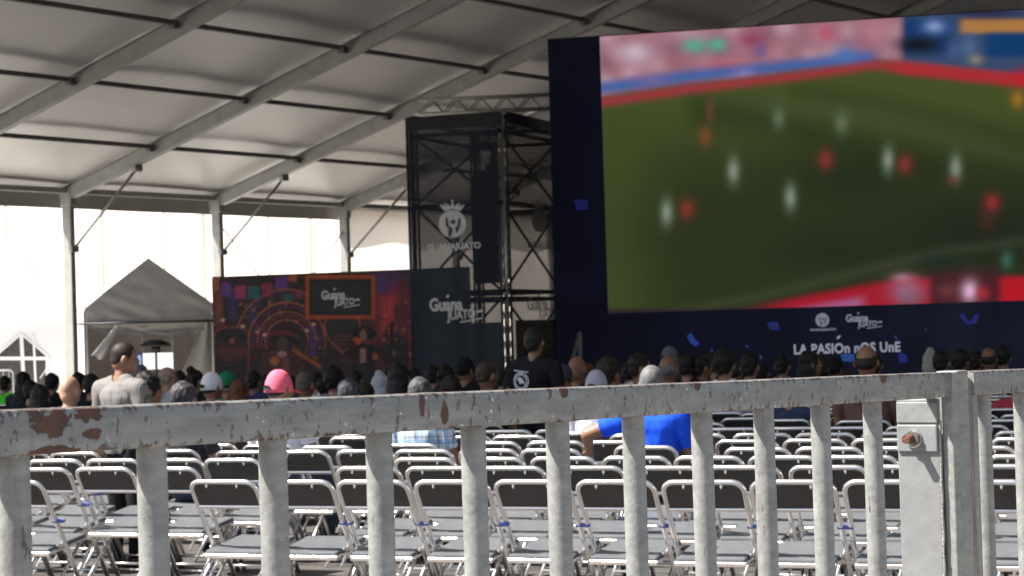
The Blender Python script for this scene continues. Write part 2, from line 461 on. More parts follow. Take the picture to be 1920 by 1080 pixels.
# closed wall cloths beyond the third post, and the far gable end
for k in range(2, 8):
    def wf(a, b, k=k):
        return tp(k + 0.02 + a * 0.96, -0.02 + 0.05 * mnoise.noise(Vector((a * 4, b * 5, k))) + 0.05 * math.sin(a * 9 + b), 0.02 + b * (EAVE - 0.27)) - P0
    sheet("wall_cloth", wf, 20, 20, m_wallp, tent)
def gf(a, b):
    t = a * 2 * HALF; return tp(8, t, 0.02 + b * (roofz(t) - 0.2)) - P0
sheet("gable_cloth", gf, 60, 12, m_wallp, tent)

# ------------------------------------------------------------------ small white canopy tent at the left
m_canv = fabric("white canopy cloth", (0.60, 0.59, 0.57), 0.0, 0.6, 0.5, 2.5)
m_canvin = fabric("shaded canopy cloth", (0.22, 0.19, 0.165), 0.02, 0.7, 0.6, 2.0)  # gloom inside the canopy is put into this darker cloth colour
m_black = mat("black plastic", (0.012, 0.012, 0.013), 0.5, var=0.2)
m_clear = fabric("clear plastic flap", (0.15, 0.15, 0.155), 0.1, 0.25, 0.8, 5.0, see=0.1)
c0 = at(281, 604, 54.0); c0.z = 0
cp = thing("canopy_tent", "small white gabled canopy tent with a grey front beside the mural", "tent", tuple(c0), math.radians(14))
def capt(x, y, z): return Vector((x, y, z))
W2, ZB, ZE, ZA, DP = 1.63, 2.14, 2.52, 3.77, 3.4
# roof: left and right slopes
for s in (-1, 1):
    sheet("roof_cloth", lambda a, b, s=s: capt(s * (W2 + 0.04) * (1 - b), -0.06 + a * (DP + 0.1), ZE + (ZA - ZE) * b - 0.05 * math.sin(math.pi * b) * math.sin(math.pi * a)), 12, 12, m_canv, cp)
    sheet("side_cloth", lambda a, b, s=s: capt(s * (W2 + 0.02), -0.03 + a * DP, b * ZE), 10, 8, m_canv, cp)
    for y in (0.02, DP - 0.1):
        bm = bmesh.new(); tube(bm, [(s * (W2 - 0.05), y, 0), (s * (W2 - 0.05), y, ZE)], 0.03, 8); obj("leg", bm, m_alu, cp)
def gab(a, b):
    x = -W2 + 2 * W2 * a; zt = ZE + (ZA - ZE) * (1 - abs(x) / W2)
    z = ZB + b * (zt - ZB)
    return capt(x, -0.02 + 0.07 * mnoise.noise(Vector((x * 2.2 + z * 1.8, z * 3.4, 3))) * (1 - 0.5 * b), z)
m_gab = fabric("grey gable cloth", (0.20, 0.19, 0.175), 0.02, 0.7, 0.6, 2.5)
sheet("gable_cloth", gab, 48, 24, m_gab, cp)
bm = bmesh.new(); tube(bm, [(-W2 - 0.16, -0.08, ZB), (W2 + 0.1, -0.08, ZB - 0.01)], 0.03, 8); obj("front_bar", bm, m_black, cp, True)
# hanging, half drawn front cloth: valance that swags and two drawn sides
def swag(a, b):
    x = -W2 + 2 * W2 * a
    dr = 0.20 + 0.14 * max(0.0, math.sin(math.pi * (a * 1.1 - 0.1))) + 0.10 * mnoise.noise(Vector((a * 5, 0, 1)))
    return capt(x, 0.02 + 0.06 * math.sin(b * 3) + 0.04 * mnoise.noise(Vector((x * 3, b * 4, 7))), ZB - dr * b)
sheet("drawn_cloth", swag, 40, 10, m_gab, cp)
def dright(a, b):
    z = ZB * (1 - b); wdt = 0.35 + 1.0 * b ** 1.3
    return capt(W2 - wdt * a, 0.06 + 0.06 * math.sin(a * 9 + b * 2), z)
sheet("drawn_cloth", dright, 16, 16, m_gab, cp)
def flap(a, b):
    wd = 0.42 * (0.25 + 0.75 * b); return capt(-W2 + 0.55 - 0.25 * b + wd * (a - 0.5) + 0.28 * (1 - b), -0.10 - 0.08 * math.sin(a * 6), ZB - 0.1 - 0.75 * b + 0.07 * math.sin(a * 7))
sheet("plastic_flap", flap, 10, 12, m_clear, cp)
# back wall with a window opening
for (x0, x1, z0, z1) in ((-W2, 0.05, 0, 2.5), (0.85, W2, 0, 2.5), (0.05, 0.85, 1.34, 2.5), (0.05, 0.85, 0, 0.9)):
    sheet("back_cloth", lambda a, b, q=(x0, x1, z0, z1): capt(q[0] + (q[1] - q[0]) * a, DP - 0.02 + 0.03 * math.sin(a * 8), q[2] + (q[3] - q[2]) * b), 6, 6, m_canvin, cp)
# lamp-like heater standing inside
hl = at(292, 640, 54.6); 
ht = thing("patio_heater", "black mushroom topped patio heater inside the canopy tent", "heater", (hl.x, hl.y, 0))
bm = bmesh.new(); tube(bm, [(0, 0, 0.25), (0, 0, 1.60)], 0.03, 10); obj("pole", bm, m_black, ht)
bm = bmesh.new()
for z0, r0, z1, r1 in ((1.52, 0.40, 1.60, 0.36), (1.60, 0.36, 1.70, 0.12), (1.36, 0.10, 1.52, 0.12)):
    tube(bm, [(0, 0, z0), (0, 0, z1)], [r0, r1], 20)
obj("reflector", bm, m_black, ht)
bm = bmesh.new(); tube(bm, [(0, 0, 0), (0, 0, 0.25)], [0.26, 0.2], 16); obj("base", bm, m_black, ht)

# ------------------------------------------------------------------ white marquee at far left
m_white = fabric("white marquee cloth", (0.82, 0.82, 0.82), 0.10, 0.5, 0.15, 2.0)
m_film = mat("smoky window film", (0.055, 0.052, 0.05), 0.18, var=0.3, bump=0.3, bscale=2)
q0 = at(60, 640, 62.0)
mq = thing("marquee_tent", "white pagoda marquee with a church style window behind the barrier", "tent", (q0.x, q0.y, 0), math.radians(6))
EH = 2.35
for s in (0, 1, 2, 3):
    c = [(-3.6, 0), (1.5, 0), (1.5, 5.0), (-3.6, 5.0)]
    a2, b2 = c[s], c[(s + 1) % 4]
    def pf(a, b, a2=a2, b2=b2):
        ox, oy = a2[0] + (b2[0] - a2[0]) * a, a2[1] + (b2[1] - a2[1]) * a
        k = 1 - b; zz = EH + 2.6 * b ** 1.35
        return Vector((-1.05 + (ox + 1.05) * k * 1.03, 2.5 + (oy - 2.5) * k * 1.03, zz))
    sheet("roof_cloth", pf, 12, 12, m_white, mq)
for (a2, b2) in (((1.5, 0), (1.5, 5)), ((-3.6, 5), (1.5, 5)), ((-3.6, 0), (-3.6, 5))):
    sheet("wall_cloth", lambda a, b, a2=a2, b2=b2: Vector((a2[0] + (b2[0] - a2[0]) * a, a2[1] + (b2[1] - a2[1]) * a, EH * b)), 12, 6, m_white, mq)
# front wall around the window, at local y = 0
MQP_R = Matrix.Rotation(math.radians(6), 3, 'Z')
def mloc(x, y, d=0.0):
    """photograph pixel on the marquee front -> local x,z"""
    r = ray(x, y); n = MQP_R @ Vector((0, -1, 0)); o = Vector((q0.x, q0.y, 0))
    t = (o - EYE).dot(n) / r.dot(n); p = MQP_R.inverted() @ (EYE + r * t - o); return p.x, p.z
win = [mloc(*q) for q in ((-2, 664), (40, 628), (86, 666), (86, 740), (-2, 740))]
def fr(u, v, d): return Vector((u, -d, v))
bm = bmesh.new(); prism(bm, [(-3.6, 0), (1.5, 0), (1.5, EH), (-3.6, EH)], fr, -0.02, 0.0); obj("wall_cloth", bm, m_white, mq)
wn = bmesh.new(); prism(wn, win, fr, 0.003, 0.012); wo = obj("window", wn, m_film, mq)
for p, q, wd in (((40, 626), (46, 740), 0.10), ((63, 628), (68, 740), 0.06), ((-4, 672), (92, 672), 0.10), ((40, 626), (-4, 664), 0.05), ((40, 626), (90, 668), 0.05), ((88, 664), (88, 740), 0.06)):
    bm = bmesh.new(); (x0, z0), (x1, z1) = mloc(*p), mloc(*q)
    beam(bm, (x0, -0.03, z0), (x1, -0.03, z1), 0.02 + 0.004 * random.random(), wd, Vector((0, 0, 1)) if abs(x1 - x0) > abs(z1 - z0) else Vector((1, 0, 0)))
    obj("mullion", bm, m_white, wo)
for x in (-3.55, 1.45):
    bm = bmesh.new(); tube(bm, [(x, -0.05, 0), (x, -0.05, EH)], 0.04, 8); obj("pole", bm, m_white, mq)
bm = bmesh.new(); tube(bm, [mloc(130, 635)[0:1] + (-0.4, mloc(130, 635)[1]), (mloc(84, 702)[0], -1.2, 0.7)], 0.012, 6); obj("guy_rope", bm, m_white, mq)
# white canvas roof further back that fills the gap up to the building
q1 = at(110, 640, 72.0)
mq2 = thing("marquee_tent", "broad white marquee roof rising behind the canopy tent and post", "tent", (q1.x, q1.y, 0), math.radians(6))
for s in (0, 1, 2, 3):
    c = [(-7.0, 0), (4.2, 0), (4.2, 8.0), (-7.0, 8.0)]
    a2, b2 = c[s], c[(s + 1) % 4]
    def pf(a, b, a2=a2, b2=b2):
        ox, oy = a2[0] + (b2[0] - a2[0]) * a, a2[1] + (b2[1] - a2[1]) * a
        k = 1 - b
        return Vector((-2.0 + (ox + 2.0) * k, 4.0 + (oy - 4.0) * k, 2.5 + 2.3 * b ** 1.2))
    sheet("roof_cloth", pf, 12, 12, m_white, mq2)
    sheet("wall_cloth", lambda a, b, a2=a2, b2=b2: Vector((a2[0] + (b2[0] - a2[0]) * a, a2[1] + (b2[1] - a2[1]) * a, 2.5 * b)), 12, 6, m_white, mq2)

# low grey crowd barrier beneath the window
cb0 = at(-30, 700, 50)
cbm = mat("galvanised barrier", (0.45, 0.46, 0.46), 0.4, 0.5, var=0.15)
cb = thing("crowd_barrier", "low galvanised crowd barrier below the marquee window", "barrier", (cb0.x, cb0.y, 0), math.radians(-4))
bm = bmesh.new(); tube(bm, [(-1.2, 0, 0.05), (-1.2, 0, 1.02), (-1.12, 0, 1.08), (0.62, 0, 1.08), (0.7, 0, 1.02), (0.7, 0, 0.05)], 0.022, 8); tube(bm, [(-1.2, 0, 0.2), (0.7, 0, 0.2)], 0.018, 8)
obj("frame", bm, cbm, cb)
for i in range(13):
    bm = bmesh.new(); x = -1.08 + i * 0.14; tube(bm, [(x, 0, 0.2), (x, 0, 1.08)], 0.011, 6, False); obj("bar", bm, cbm, cb)

# ------------------------------------------------------------------ printed mural panel
MP = Plane(at(397, 640, 43.5), 14.7); MP.o.z = 0
mur = thing("printed_mural", "dark folk art mural panel with bunting, arches and a black sign", "mural", tuple(MP.o))
u_l, vtop = MP.uv(397, 519); u_r, _ = MP.uv(782, 503)
vb = 0.1
def C(c): return np.array(lin(c))
def mural(vs):
    P = np.array([px(v) for v in vs]); X, Y = P[:, 0], P[:, 1]
    nz = np.array([mnoise.noise(Vector((x * 0.05, y * 0.05, 1))) for x, y in P])
    nf = np.array([mnoise.noise(Vector((x * 0.22, y * 0.22, 5))) for x, y in P])
    c = np.tile(C((40, 28, 30)), (len(vs), 1)).astype(float)
    def put(mask, col, k=1.0):
        mask = np.clip(mask, 0, 1)[:, None] * k; c[:] = c * (1 - mask) + C(col) * mask
    def soft(d, w=1.5): return np.clip(0.5 - d / w, 0, 1)
    def rect(x0, x1, y0, y1, w=1.5): return soft(np.maximum(np.maximum(x0 - X, X - x1), np.maximum(y0 - Y, Y - y1)), w)
    def ell(cx, cy, rx, ry, w=0.15): return soft(np.sqrt(((X - cx) / rx) ** 2 + ((Y - cy) / ry) ** 2) - 1, w)
    # evening sky on the right
    put(np.clip((X - 640) / 60, 0, 1), (70, 34, 40))
    put(np.exp(-(((X - 735) / 26) ** 2 + ((Y - 575) / 45) ** 2)), (150, 48, 52))
    put(np.clip((560 - Y) / 40, 0, 1) * np.clip((X - 690) / 20, 0, 1), (66, 45, 84), 0.8)
    put(rect(715, 735, 560, 622, 14), (160, 52, 56), 0.7)
    for x0, x1, y0 in ((750, 775, 528), (738, 752, 570), (757, 764, 515)):
        put(rect(x0, x1, y0, 660), (84, 42, 46), 0.9)
    for x0, x1, y0 in ((722, 726, 610), (731, 738, 603), (742, 750, 612), (766, 772, 640)):
        put(rect(x0, x1, y0, 700, 3), (24, 24, 26))
    put(ell(745, 660, 32, 30, 0.4), (30, 26, 28), 0.9)
    put(rect(768, 778, 610, 690, 4), (110, 48, 46), 0.7)
    # arches
    d = np.sqrt((X - 538) ** 2 + ((Y - 640) * 0.98) ** 2)
    for r, col, wd in ((96, (112, 58, 46), 3), (90, (60, 36, 60), 5), (72, (128, 72, 50), 3.5), (64, (70, 30, 62), 6), (55, (92, 50, 42), 3), (48, (86, 34, 44), 6), (40, (112, 60, 50), 3)):
        put(soft(np.abs(d - r) - wd * 0.5, 2) * (Y < 655), col, 0.75)
    put(soft(np.abs(d - 82) - 4, 3) * (Y < 640) * (np.sin(np.arctan2(Y - 640, X - 538) * 22) > 0.1), (30, 62, 70), 0.5)
    put(rect(580, 592, 612, 668, 4), (62, 42, 92), 0.9)
    put(rect(428, 442, 545, 600, 8), (58, 42, 92), 0.7); put(rect(470, 482, 575, 610, 8), (58, 42, 92), 0.6)
    put(rect(402, 418, 548, 612, 8), (122, 66, 42), 0.5)
    # bunting
    for x0, x1, y0, y1, col in ((400, 411, 520, 545, (138, 74, 36)), (415, 433, 530, 556, (86, 48, 112)), (440, 461, 536, 560, (140, 44, 86)), (465, 487, 538, 561, (24, 86, 90)), (491, 510, 532, 556, (122, 38, 70)), (516, 540, 519, 541, (82, 46, 112)), (541, 556, 512, 528, (142, 72, 40)), (534, 550, 552, 564, (26, 84, 86)), (706, 730, 520, 550, (64, 46, 96)), (553, 566, 548, 560, (110, 40, 60))):
        put(rect(x0, x1, y0 + (X - x0) * -0.05, y1, 2), col, 0.85)
    for x_, y_ in ((418, 600), (455, 612), (482, 622), (496, 628), (575, 620), (588, 608), (605, 548)):
        put(ell(x_, y_, 4, 3, 0.6), (196, 150, 120), 0.8)
    rm = random.Random(3)
    pal = [(120, 52, 40), (92, 34, 54), (70, 40, 84), (30, 62, 66), (140, 84, 46), (60, 30, 34), (30, 24, 28), (150, 96, 70)]
    free = 1.0 - rect(571, 705, 514, 600, 2)
    for i in range(260):
        ex, ey = rm.uniform(398, 778), 560 + 140 * rm.random() ** 0.8; s1, s2 = rm.uniform(1.2, 5.0), rm.uniform(1.2, 6.5)
        put(ell(ex, ey, s1, s2, 0.5) * free, rm.choice(pal), rm.uniform(0.3, 0.7))
    for r_, n_ in ((96, 46), (72, 38), (55, 30), (40, 24)):
        for j in range(n_):
            a_ = math.pi * j / n_; put(ell(538 - r_ * math.cos(a_), 640 - r_ * math.sin(a_), 1.6, 1.6, 0.5) * free, (150, 92, 62), 0.8)
    for y_ in (520, 548):
        put(soft(np.abs(Y - (y_ - 10 * np.sin((X - 400) / 172 * math.pi))) - 0.6, 1.2) * (X < 572), (110, 84, 70), 0.6)
    # black arched sign at lower left
    put(np.maximum(rect(401, 467, 628, 720), ell(434, 628, 33, 16, 0.06)), (110, 52, 40), 0.8)
    put(np.maximum(rect(403, 464, 629, 720), ell(434, 629, 30.5, 14, 0.06)), (26, 26, 28))
    put(rect(406, 462, 650, 665), (74, 34, 38)); put(rect(406, 462, 644, 645.5), (92, 44, 40)); put(rect(406, 462, 667, 668.5), (92, 44, 40))
    put(rect(414, 452, 671, 677, 3), (64, 32, 34)); put(ell(435, 639, 5, 5, 0.3), (112, 60, 56))
    # heart
    hx, hy = (X - 642) / 34, (Y - 632) / 34
    heart = (hx ** 2 + (hy * -1 - 0.0 - 0.62 * np.sqrt(np.abs(hx) + 1e-4)) ** 2)
    put(soft(heart - 1.05, 0.12), (132, 58, 56), 0.95); put(soft(heart - 0.86, 0.12), (36, 36, 38))
    for y_ in (628, 636, 644): put(rect(624, 660, y_, y_ + 3) * (heart < 0.7), (92, 48, 46), 0.8)
    # skeleton guitarist on the left: hat, face, jacket, guitar
    put(ell(528, 633, 28, 13, 0.2), (92, 32, 36)); put(ell(530, 637, 27, 10, 0.2), (22, 18, 20))
    put(ell(530, 645, 11, 15, 0.3), (66, 50, 44)); put(ell(528, 690, 40, 34, 0.3), (58, 36, 38)); put(ell(529, 664, 9, 6, 0.4), (140, 104, 96))
    put(ell(515, 677, 9, 9, 0.3), (148, 82, 44), 0.9); put(rect(527, 542, 672, 700, 5), (112, 70, 62), 0.6)
    g = (X - 575) * 0.62 - (Y - 672); put(soft(np.abs(g) - 4, 2) * rect(548, 602, 640, 700), (136, 72, 34), 0.8)
    # singer on the right: wide hat, pale face, bow, jacket, shirt, hand
    put(ell(682, 692, 23, 46, 0.15), (30, 26, 28)); put(ell(681, 660, 30, 18, 0.25), (27, 22, 24))
    put(ell(683, 625, 23, 13, 0.12), (20, 14, 17)); put(ell(683, 618, 12, 9, 0.2), (46, 22, 26))
    put(ell(681, 629, 7, 11, 0.2), (104, 84, 72)); put(ell(669, 639, 9, 7, 0.3), (152, 66, 34)); put(ell(690, 641, 7, 4, 0.4), (104, 34, 34))
    put(rect(675, 686, 654, 680, 3), (128, 96, 92)); put(ell(703, 668, 5, 7, 0.4), (124, 74, 64)); put(ell(660, 648, 8, 10, 0.4), (48, 22, 24))
    # black sign with beaded orange border
    put(rect(573, 703, 516, 598), (150, 66, 36)); put(rect(576, 700, 519, 595) * (np.sin(X * 1.1) * np.sin(Y * 1.1) > 0.2), (96, 40, 28), 0.8)
    put(rect(580, 696, 523, 591), (28, 30, 32)); put(rect(586, 690, 529, 585, 3), (34, 38, 40))
    ng = np.array([[mnoise.noise(Vector((x * 0.16, y * 0.16, 11))), mnoise.noise(Vector((x * 0.16, y * 0.16, 17))), mnoise.noise(Vector((x * 0.13, y * 0.13, 23)))] for x, y in P])
    low = np.clip((Y - 585) / 60, 0, 1)[:, None] * ((Y > 598) | (X < 573) | (X > 703))[:, None]
    c += np.clip(ng, 0, 1) ** 1.5 * np.array((0.055, 0.018, 0.022)) * (0.35 + low)
    c *= (1 + 0.25 * nz + 0.35 * nf * ((Y > 598) | (X < 573) | (X > 703)))[:, None]
    return np.clip(c * 2.2 + 0.005, 0.004, 0.9)
m_print = painted("printed vinyl", False)
def mf(a, b): return MP.pt(u_l + (u_r - u_l) * a, vb + (vtop - vb) * b, 0.002)
sheet("print", mf, 360, 220, m_print, None, mural, False)
pr = COL.objects["print"]; pr.data.transform(Matrix.Translation(-MP.o)); pr.parent = mur
m_char = mat("charcoal board", (0.03, 0.03, 0.032), 0.7, var=0.2)
bm = bmesh.new(); prism(bm, [(u_l, vb), (u_r, vb), (u_r, vtop), (u_l, vtop)], MP.pt, -0.08, 0.0)
bmesh.ops.transform(bm, matrix=Matrix.Translation(-MP.o), verts=bm.verts[:]); obj("panel", bm, m_char, mur)
for u in (u_l + 0.4, u_r - 0.4):
    bm = bmesh.new(); tube(bm, [MP.pt(u, 0, -0.1) - MP.o, MP.pt(u, 2.6, -0.1) - MP.o], 0.025, 6); tube(bm, [MP.pt(u, 0, -1.2) - MP.o, MP.pt(u, 2.0, -0.1) - MP.o], 0.02, 6)
    obj("support", bm, m_steel, mur)
m_lett = mat("white lettering", (0.85, 0.86, 0.86), 0.6, var=0.04)
def unparent_shift(o, base, parent):
    o.data.transform(Matrix.Translation(-Vector(base))); o.parent = parent; return o
def word_logo(plane, x0, y0, x1, y1, m, parent, base, d=0.012, tilt=-0.0):
    """the two stepped words GUANA / JUATO with their short underline"""
    w_, h_ = x1 - x0, y1 - y0
    items = [letter("Guana", plane, x0, y0, x0 + 0.62 * w_, y0 + 0.56 * h_, m, None, d, 0.042, 0.0, 0.0, 0.97),
             letter("JUATO", plane, x0 + 0.33 * w_, y0 + 0.46 * h_, x0 + 0.86 * w_, y0 + 0.97 * h_, m, None, d + 0.003, 0.042, 0.0, 0.06, 0.97)]
    items.append(flat("lettering", [[(x0 + 0.88 * w_, y0 + 0.50 * h_), (x1, y0 + 0.47 * h_), (x1, y0 + 0.58 * h_), (x0 + 0.88 * w_, y0 + 0.61 * h_)],
                                    [(x0 + 0.58 * w_, y0 + 0.93 * h_), (x1, y0 + 0.78 * h_), (x1, y0 + 0.84 * h_), (x0 + 0.58 * w_, y0 + 0.99 * h_)],
                                    [(x0 + 0.32 * w_, y0 - 0.07 * h_), (x0 + 0.38 * w_, y0 - 0.09 * h_), (x0 + 0.36 * w_, y0 + 0.03 * h_), (x0 + 0.32 * w_, y0 + 0.03 * h_)]], plane, m, None, d))
    for o in items: unparent_shift(o, base, parent)
word_logo(MP, 603, 543, 675, 578, m_lett, mur, MP.o)

# ------------------------------------------------------------------ LED wall
LP = Plane(at(1043, 620, 42.3), 14.0); LP.o.z = 0
_, ztop = LP.uv(1043, 72)
led = thing("led_wall", "huge dark blue LED wall showing a blurred football match", "screen", tuple(LP.o))
LW, LB = 12.5, 0.55
m_cab = mat("black cabinet", (0.012, 0.012, 0.014), 0.6, var=0.2)
bm = bmesh.new(); prism(bm, [(0, LB), (LW, LB), (LW, ztop), (0, ztop)], LP.pt, -0.22, 0.0); unparent_shift(obj("cabinet", bm, m_cab), LP.o, led)
m_navy = emit("navy display", (15, 17, 38))
uL, _ = LP.uv(1127, 72); uL2, zV = LP.uv(1138, 588); uL = (uL + uL2) / 2
# graphic surround (left band, bottom band): pixels glow a very dark blue
def navy(vs):
    P = np.array([px(v) for v in vs]); X, Y = P[:, 0], P[:, 1]
    c = np.tile(C((10, 11, 22)), (len(vs), 1)).astype(float)
    k = np.clip((X - 1100) / 700, 0, 1)[:, None]; c = c * (1 - k) + C((20, 23, 36)) * k
    nz = np.array([mnoise.noise(Vector((x * 0.012, y * 0.012, 9))) for x, y in P])[:, None]
    return np.clip(c * (1 + 0.35 * nz), 0, 1)
m_disp = painted("led pixels", True)
o_ = sheet("display", lambda a, b: LP.pt(uL * a, LB + (ztop - LB) * b, 0.004), 6, 60, m_disp, None, navy, False); unparent_shift(o_, LP.o, led)
o_ = sheet("display", lambda a, b: LP.pt(uL + (LW - uL) * a, LB + (zV - LB) * b, 0.004), 60, 14, m_disp, None, navy, False); unparent_shift(o_, LP.o, led)
def video(vs):
    P = np.array([px(v) for v in vs]); X, Y = P[:, 0], P[:, 1]
    c = np.zeros((len(vs), 3))
    def cc(col): return np.array(col, float)
    def mixin(mask, col, k=1.0):
        mask = (np.clip(mask, 0, 1) * k)[:, None]; c[:] = c * (1 - mask) + cc(col) * mask
    def sm(v, a, b): t = np.clip((v - a) / (b - a), 0, 1); return t * t * (3 - 2 * t)
    def g(cx, cy, rx, ry, col, k=1.0): mixin(np.exp(-(((X - cx) / rx) ** 2 + ((Y - cy) / ry) ** 2)), col, k)
    def band(pts, half, col, k=1.0, s=10):
        xs, ys = zip(*pts); yc = np.interp(X, xs, ys); m_ = sm(-np.abs(Y - yc), -half - s, -half + s)
        e = sm(X, xs[0] - 25, xs[0] + 25) * (1 - sm(X, xs[-1] - 25, xs[-1] + 25)) if xs[-1] < 1990 else sm(X, xs[0] - 25, xs[0] + 25); mixin(m_ * e, col, k)
    c[:] = cc((56, 58, 32))
    mixin(sm(-Y, -330, -180) * 1.0, (76, 80, 40), 0.8)
    mixin(sm(Y, 260, 420), (45, 47, 29), 0.85)
    mixin(np.exp(-((X - 1150) / 90) ** 2) * sm(Y, 180, 260), (68, 72, 36), 0.8)
    band([(1290, 205), (1420, 225), (1560, 262), (1720, 312), (2000, 380)], 26, (44, 48, 28), 0.6, 30)
    band([(1480, 172), (1620, 186), (1780, 222), (2000, 285)], 15, (56, 56, 30), 0.55, 20)
    band([(1400, 190), (1600, 215), (1780, 262), (2000, 320)], 12, (70, 72, 46), 0.5, 16)
    g(1600, 330, 130, 50, (38, 42, 26), 0.8); g(1850, 440, 160, 70, (34, 36, 27), 0.8); g(1560, 470, 120, 40, (38, 38, 26), 0.6); g(1330, 440, 130, 70, (48, 50, 28), 0.8)
    band([(1240, 592), (1420, 556), (1600, 512), (1760, 474), (2000, 440)], 7, (80, 83, 64), 0.45, 16)
    # stands
    line = np.interp(X, [1120, 1300, 1500, 1640, 1700, 1900, 2000], [192, 165, 139, 122, 128, 152, 160])
    stand = sm(line - Y, 0, 22)
    mixin(stand, (150, 104, 118))
    for i in range(90):
        cx, cy = random.uniform(1120, 1700), random.uniform(40, 170); col = random.choice([(176, 128, 140), (186, 150, 160), (150, 88, 100), (124, 84, 96), (196, 166, 176), (166, 116, 130)])
        mk = np.exp(-(((X - cx) / 20) ** 2 + ((Y - cy) / 18) ** 2)) * stand; mixin(mk, col, 0.55)
    for cx, cy, rx, ry, col in ((1190, 98, 30, 20, (196, 180, 196)), (1303, 86, 22, 13, (78, 168, 140)), (1345, 84, 18, 13, (80, 170, 142)), (1410, 75, 26, 18, (140, 62, 88)), (1425, 95, 12, 14, (112, 84, 130)), (1548, 62, 20, 16, (176, 84, 104)), (1640, 60, 30, 26, (180, 120, 134)), (1484, 100, 14, 10, (140, 110, 108)), (1365, 122, 40, 12, (176, 92, 104))):
        g(cx, cy, rx, ry, col, 0.9)
    band([(1110, 168), (1300, 142), (1440, 128), (1560, 116), (1640, 106)], 11, (72, 92, 158), 0.95, 11)
    g(1585, 105, 26, 18, (74, 110, 172), 0.9); g(1220, 150, 30, 10, (150, 110, 150), 0.4); g(1395, 137, 20, 10, (160, 140, 180), 0.5)
    rt = sm(X, 1682, 1702) * stand
    mixin(rt, (60, 70, 104)); 
    mixin(rt * (sm(X, 1692, 1702) * (1 - sm(X, 1770, 1800))) * sm(Y, 24, 44) * (1 - sm(Y, 88, 112)), (30, 54, 104))
    g(1752, 50, 22, 14, (134, 156, 200), 0.9); g(1722, 84, 42, 15, (24, 24, 28), 0.95); g(1790, 92, 18, 18, (78, 90, 140), 0.7)
    mixin(sm(X, 1790, 1812) * sm(-np.abs(Y - 49), -20, -8), (176, 120, 62), 0.95)
    mixin(sm(X, 1832, 1864) * sm(-np.abs(Y - 84), -30, -14), (18, 56, 104), 0.95); g(1818, 88, 14, 24, (84, 110, 150), 0.7)
    g(1830, 112, 14, 10, (150, 132, 104), 0.8); g(1850, 22, 60, 12, (44, 40, 66), 0.9); g(1835, 2, 40, 7, (170, 120, 140), 0.9); g(1745, 10, 24, 9, (96, 88, 94), 0.7)
    band([(1100, 196), (1300, 166), (1500, 142), (1640, 122), (1700, 128), (1800, 138), (2000, 158)], 8, (158, 52, 60), 0.95, 10)
    mixin(sm(X, 1650, 1700) * sm(-np.abs(Y - np.interp(X, [1640, 1700, 1900, 2000], [122, 128, 150, 160])), -20, -4), (166, 44, 50), 0.9)
    g(1915, 145, 20, 16, (180, 34, 44), 0.8); g(1908, 186, 13, 16, (158, 110, 36), 0.9)
    for cx, cy in ((1460, 222), (1578, 232)): g(cx, cy, 13, 21, (104, 112, 92), 0.8)
    for cx, cy in ((1375, 320), (1250, 398), (1482, 370), (1665, 300), (1792, 315)): g(cx, cy, 12, 25, (138, 150, 138), 0.85)
    for cx, cy in ((1548, 300), (1697, 308), (1288, 392)): g(cx, cy, 14, 18, (142, 52, 48), 0.8)
    g(1860, 380, 15, 17, (150, 46, 50), 0.9); g(1852, 412, 16, 20, (90, 44, 38), 0.5); g(1322, 256, 11, 17, (122, 72, 46), 0.85); g(1332, 205, 8, 22, (112, 66, 50), 0.6); g(1785, 338, 10, 8, (120, 50, 46), 0.6)
    # advertising boards along the bottom
    top = np.interp(X, [1330, 1450, 1600, 1720, 1730, 2000], [586, 560, 532, 512, 515, 512])
    ad = sm(Y - top, -4, 16) * sm(X, 1350, 1410)
    mixin(ad * sm(X, 1350, 1500), (156, 28, 42))
    mixin(sm(Y - (top + 24), -8, 12) * sm(X, 1440, 1500) * (1 - sm(X, 1600, 1640)), (158, 96, 140), 0.9)
    g(1700, 545, 34, 26, (150, 110, 136), 0.85); g(1706, 560, 24, 14, (112, 96, 108), 0.7); g(1692, 520, 20, 9, (196, 140, 160), 0.6)
    mixin(sm(X, 1735, 1755) * (1 - sm(X, 1860, 1890)) * sm(Y, 490, 525), (62, 34, 38), 0.92)
    g(1775, 545, 18, 14, (112, 62, 66), 0.7); g(1818, 546, 17, 22, (214, 176, 204), 1.0); g(1844, 550, 12, 14, (176, 40, 52), 0.8); g(1760, 490, 40, 14, (36, 44, 38), 0.8)
    mixin(sm(X, 1865, 1895) * sm(Y, 510, 530), (176, 26, 38), 0.92); g(1888, 488, 12, 18, (70, 110, 104), 0.7)
    mixin(sm(Y, 572, 588), (34, 24, 42), 0.75)
    grn = ((c[:, 1] > c[:, 0]) & (c[:, 1] < 95))
    c[grn, 0] *= 0.92; c[grn, 1] *= 1.03
    c[:] = np.clip(c, 0, 255) / 255.0
    return np.where(c <= 0.04045, c / 12.92, ((c + 0.055) / 1.055) ** 2.4)
o_ = sheet("video_picture", lambda a, b: LP.pt(uL + (LW - uL) * a, zV + (ztop - 0.02 - zV) * b, 0.006), 300, 140, m_disp, None, video, False); unparent_shift(o_, LP.o, led)
m_gl1 = emit("grey display lettering", (118, 120, 134)); m_gl2 = emit("pale display lettering", (140, 142, 156))
def led_flat(name, polys, m, d=0.008): return unparent_shift(flat(name, polys, LP, m, None, d, 0.002), LP.o, led)
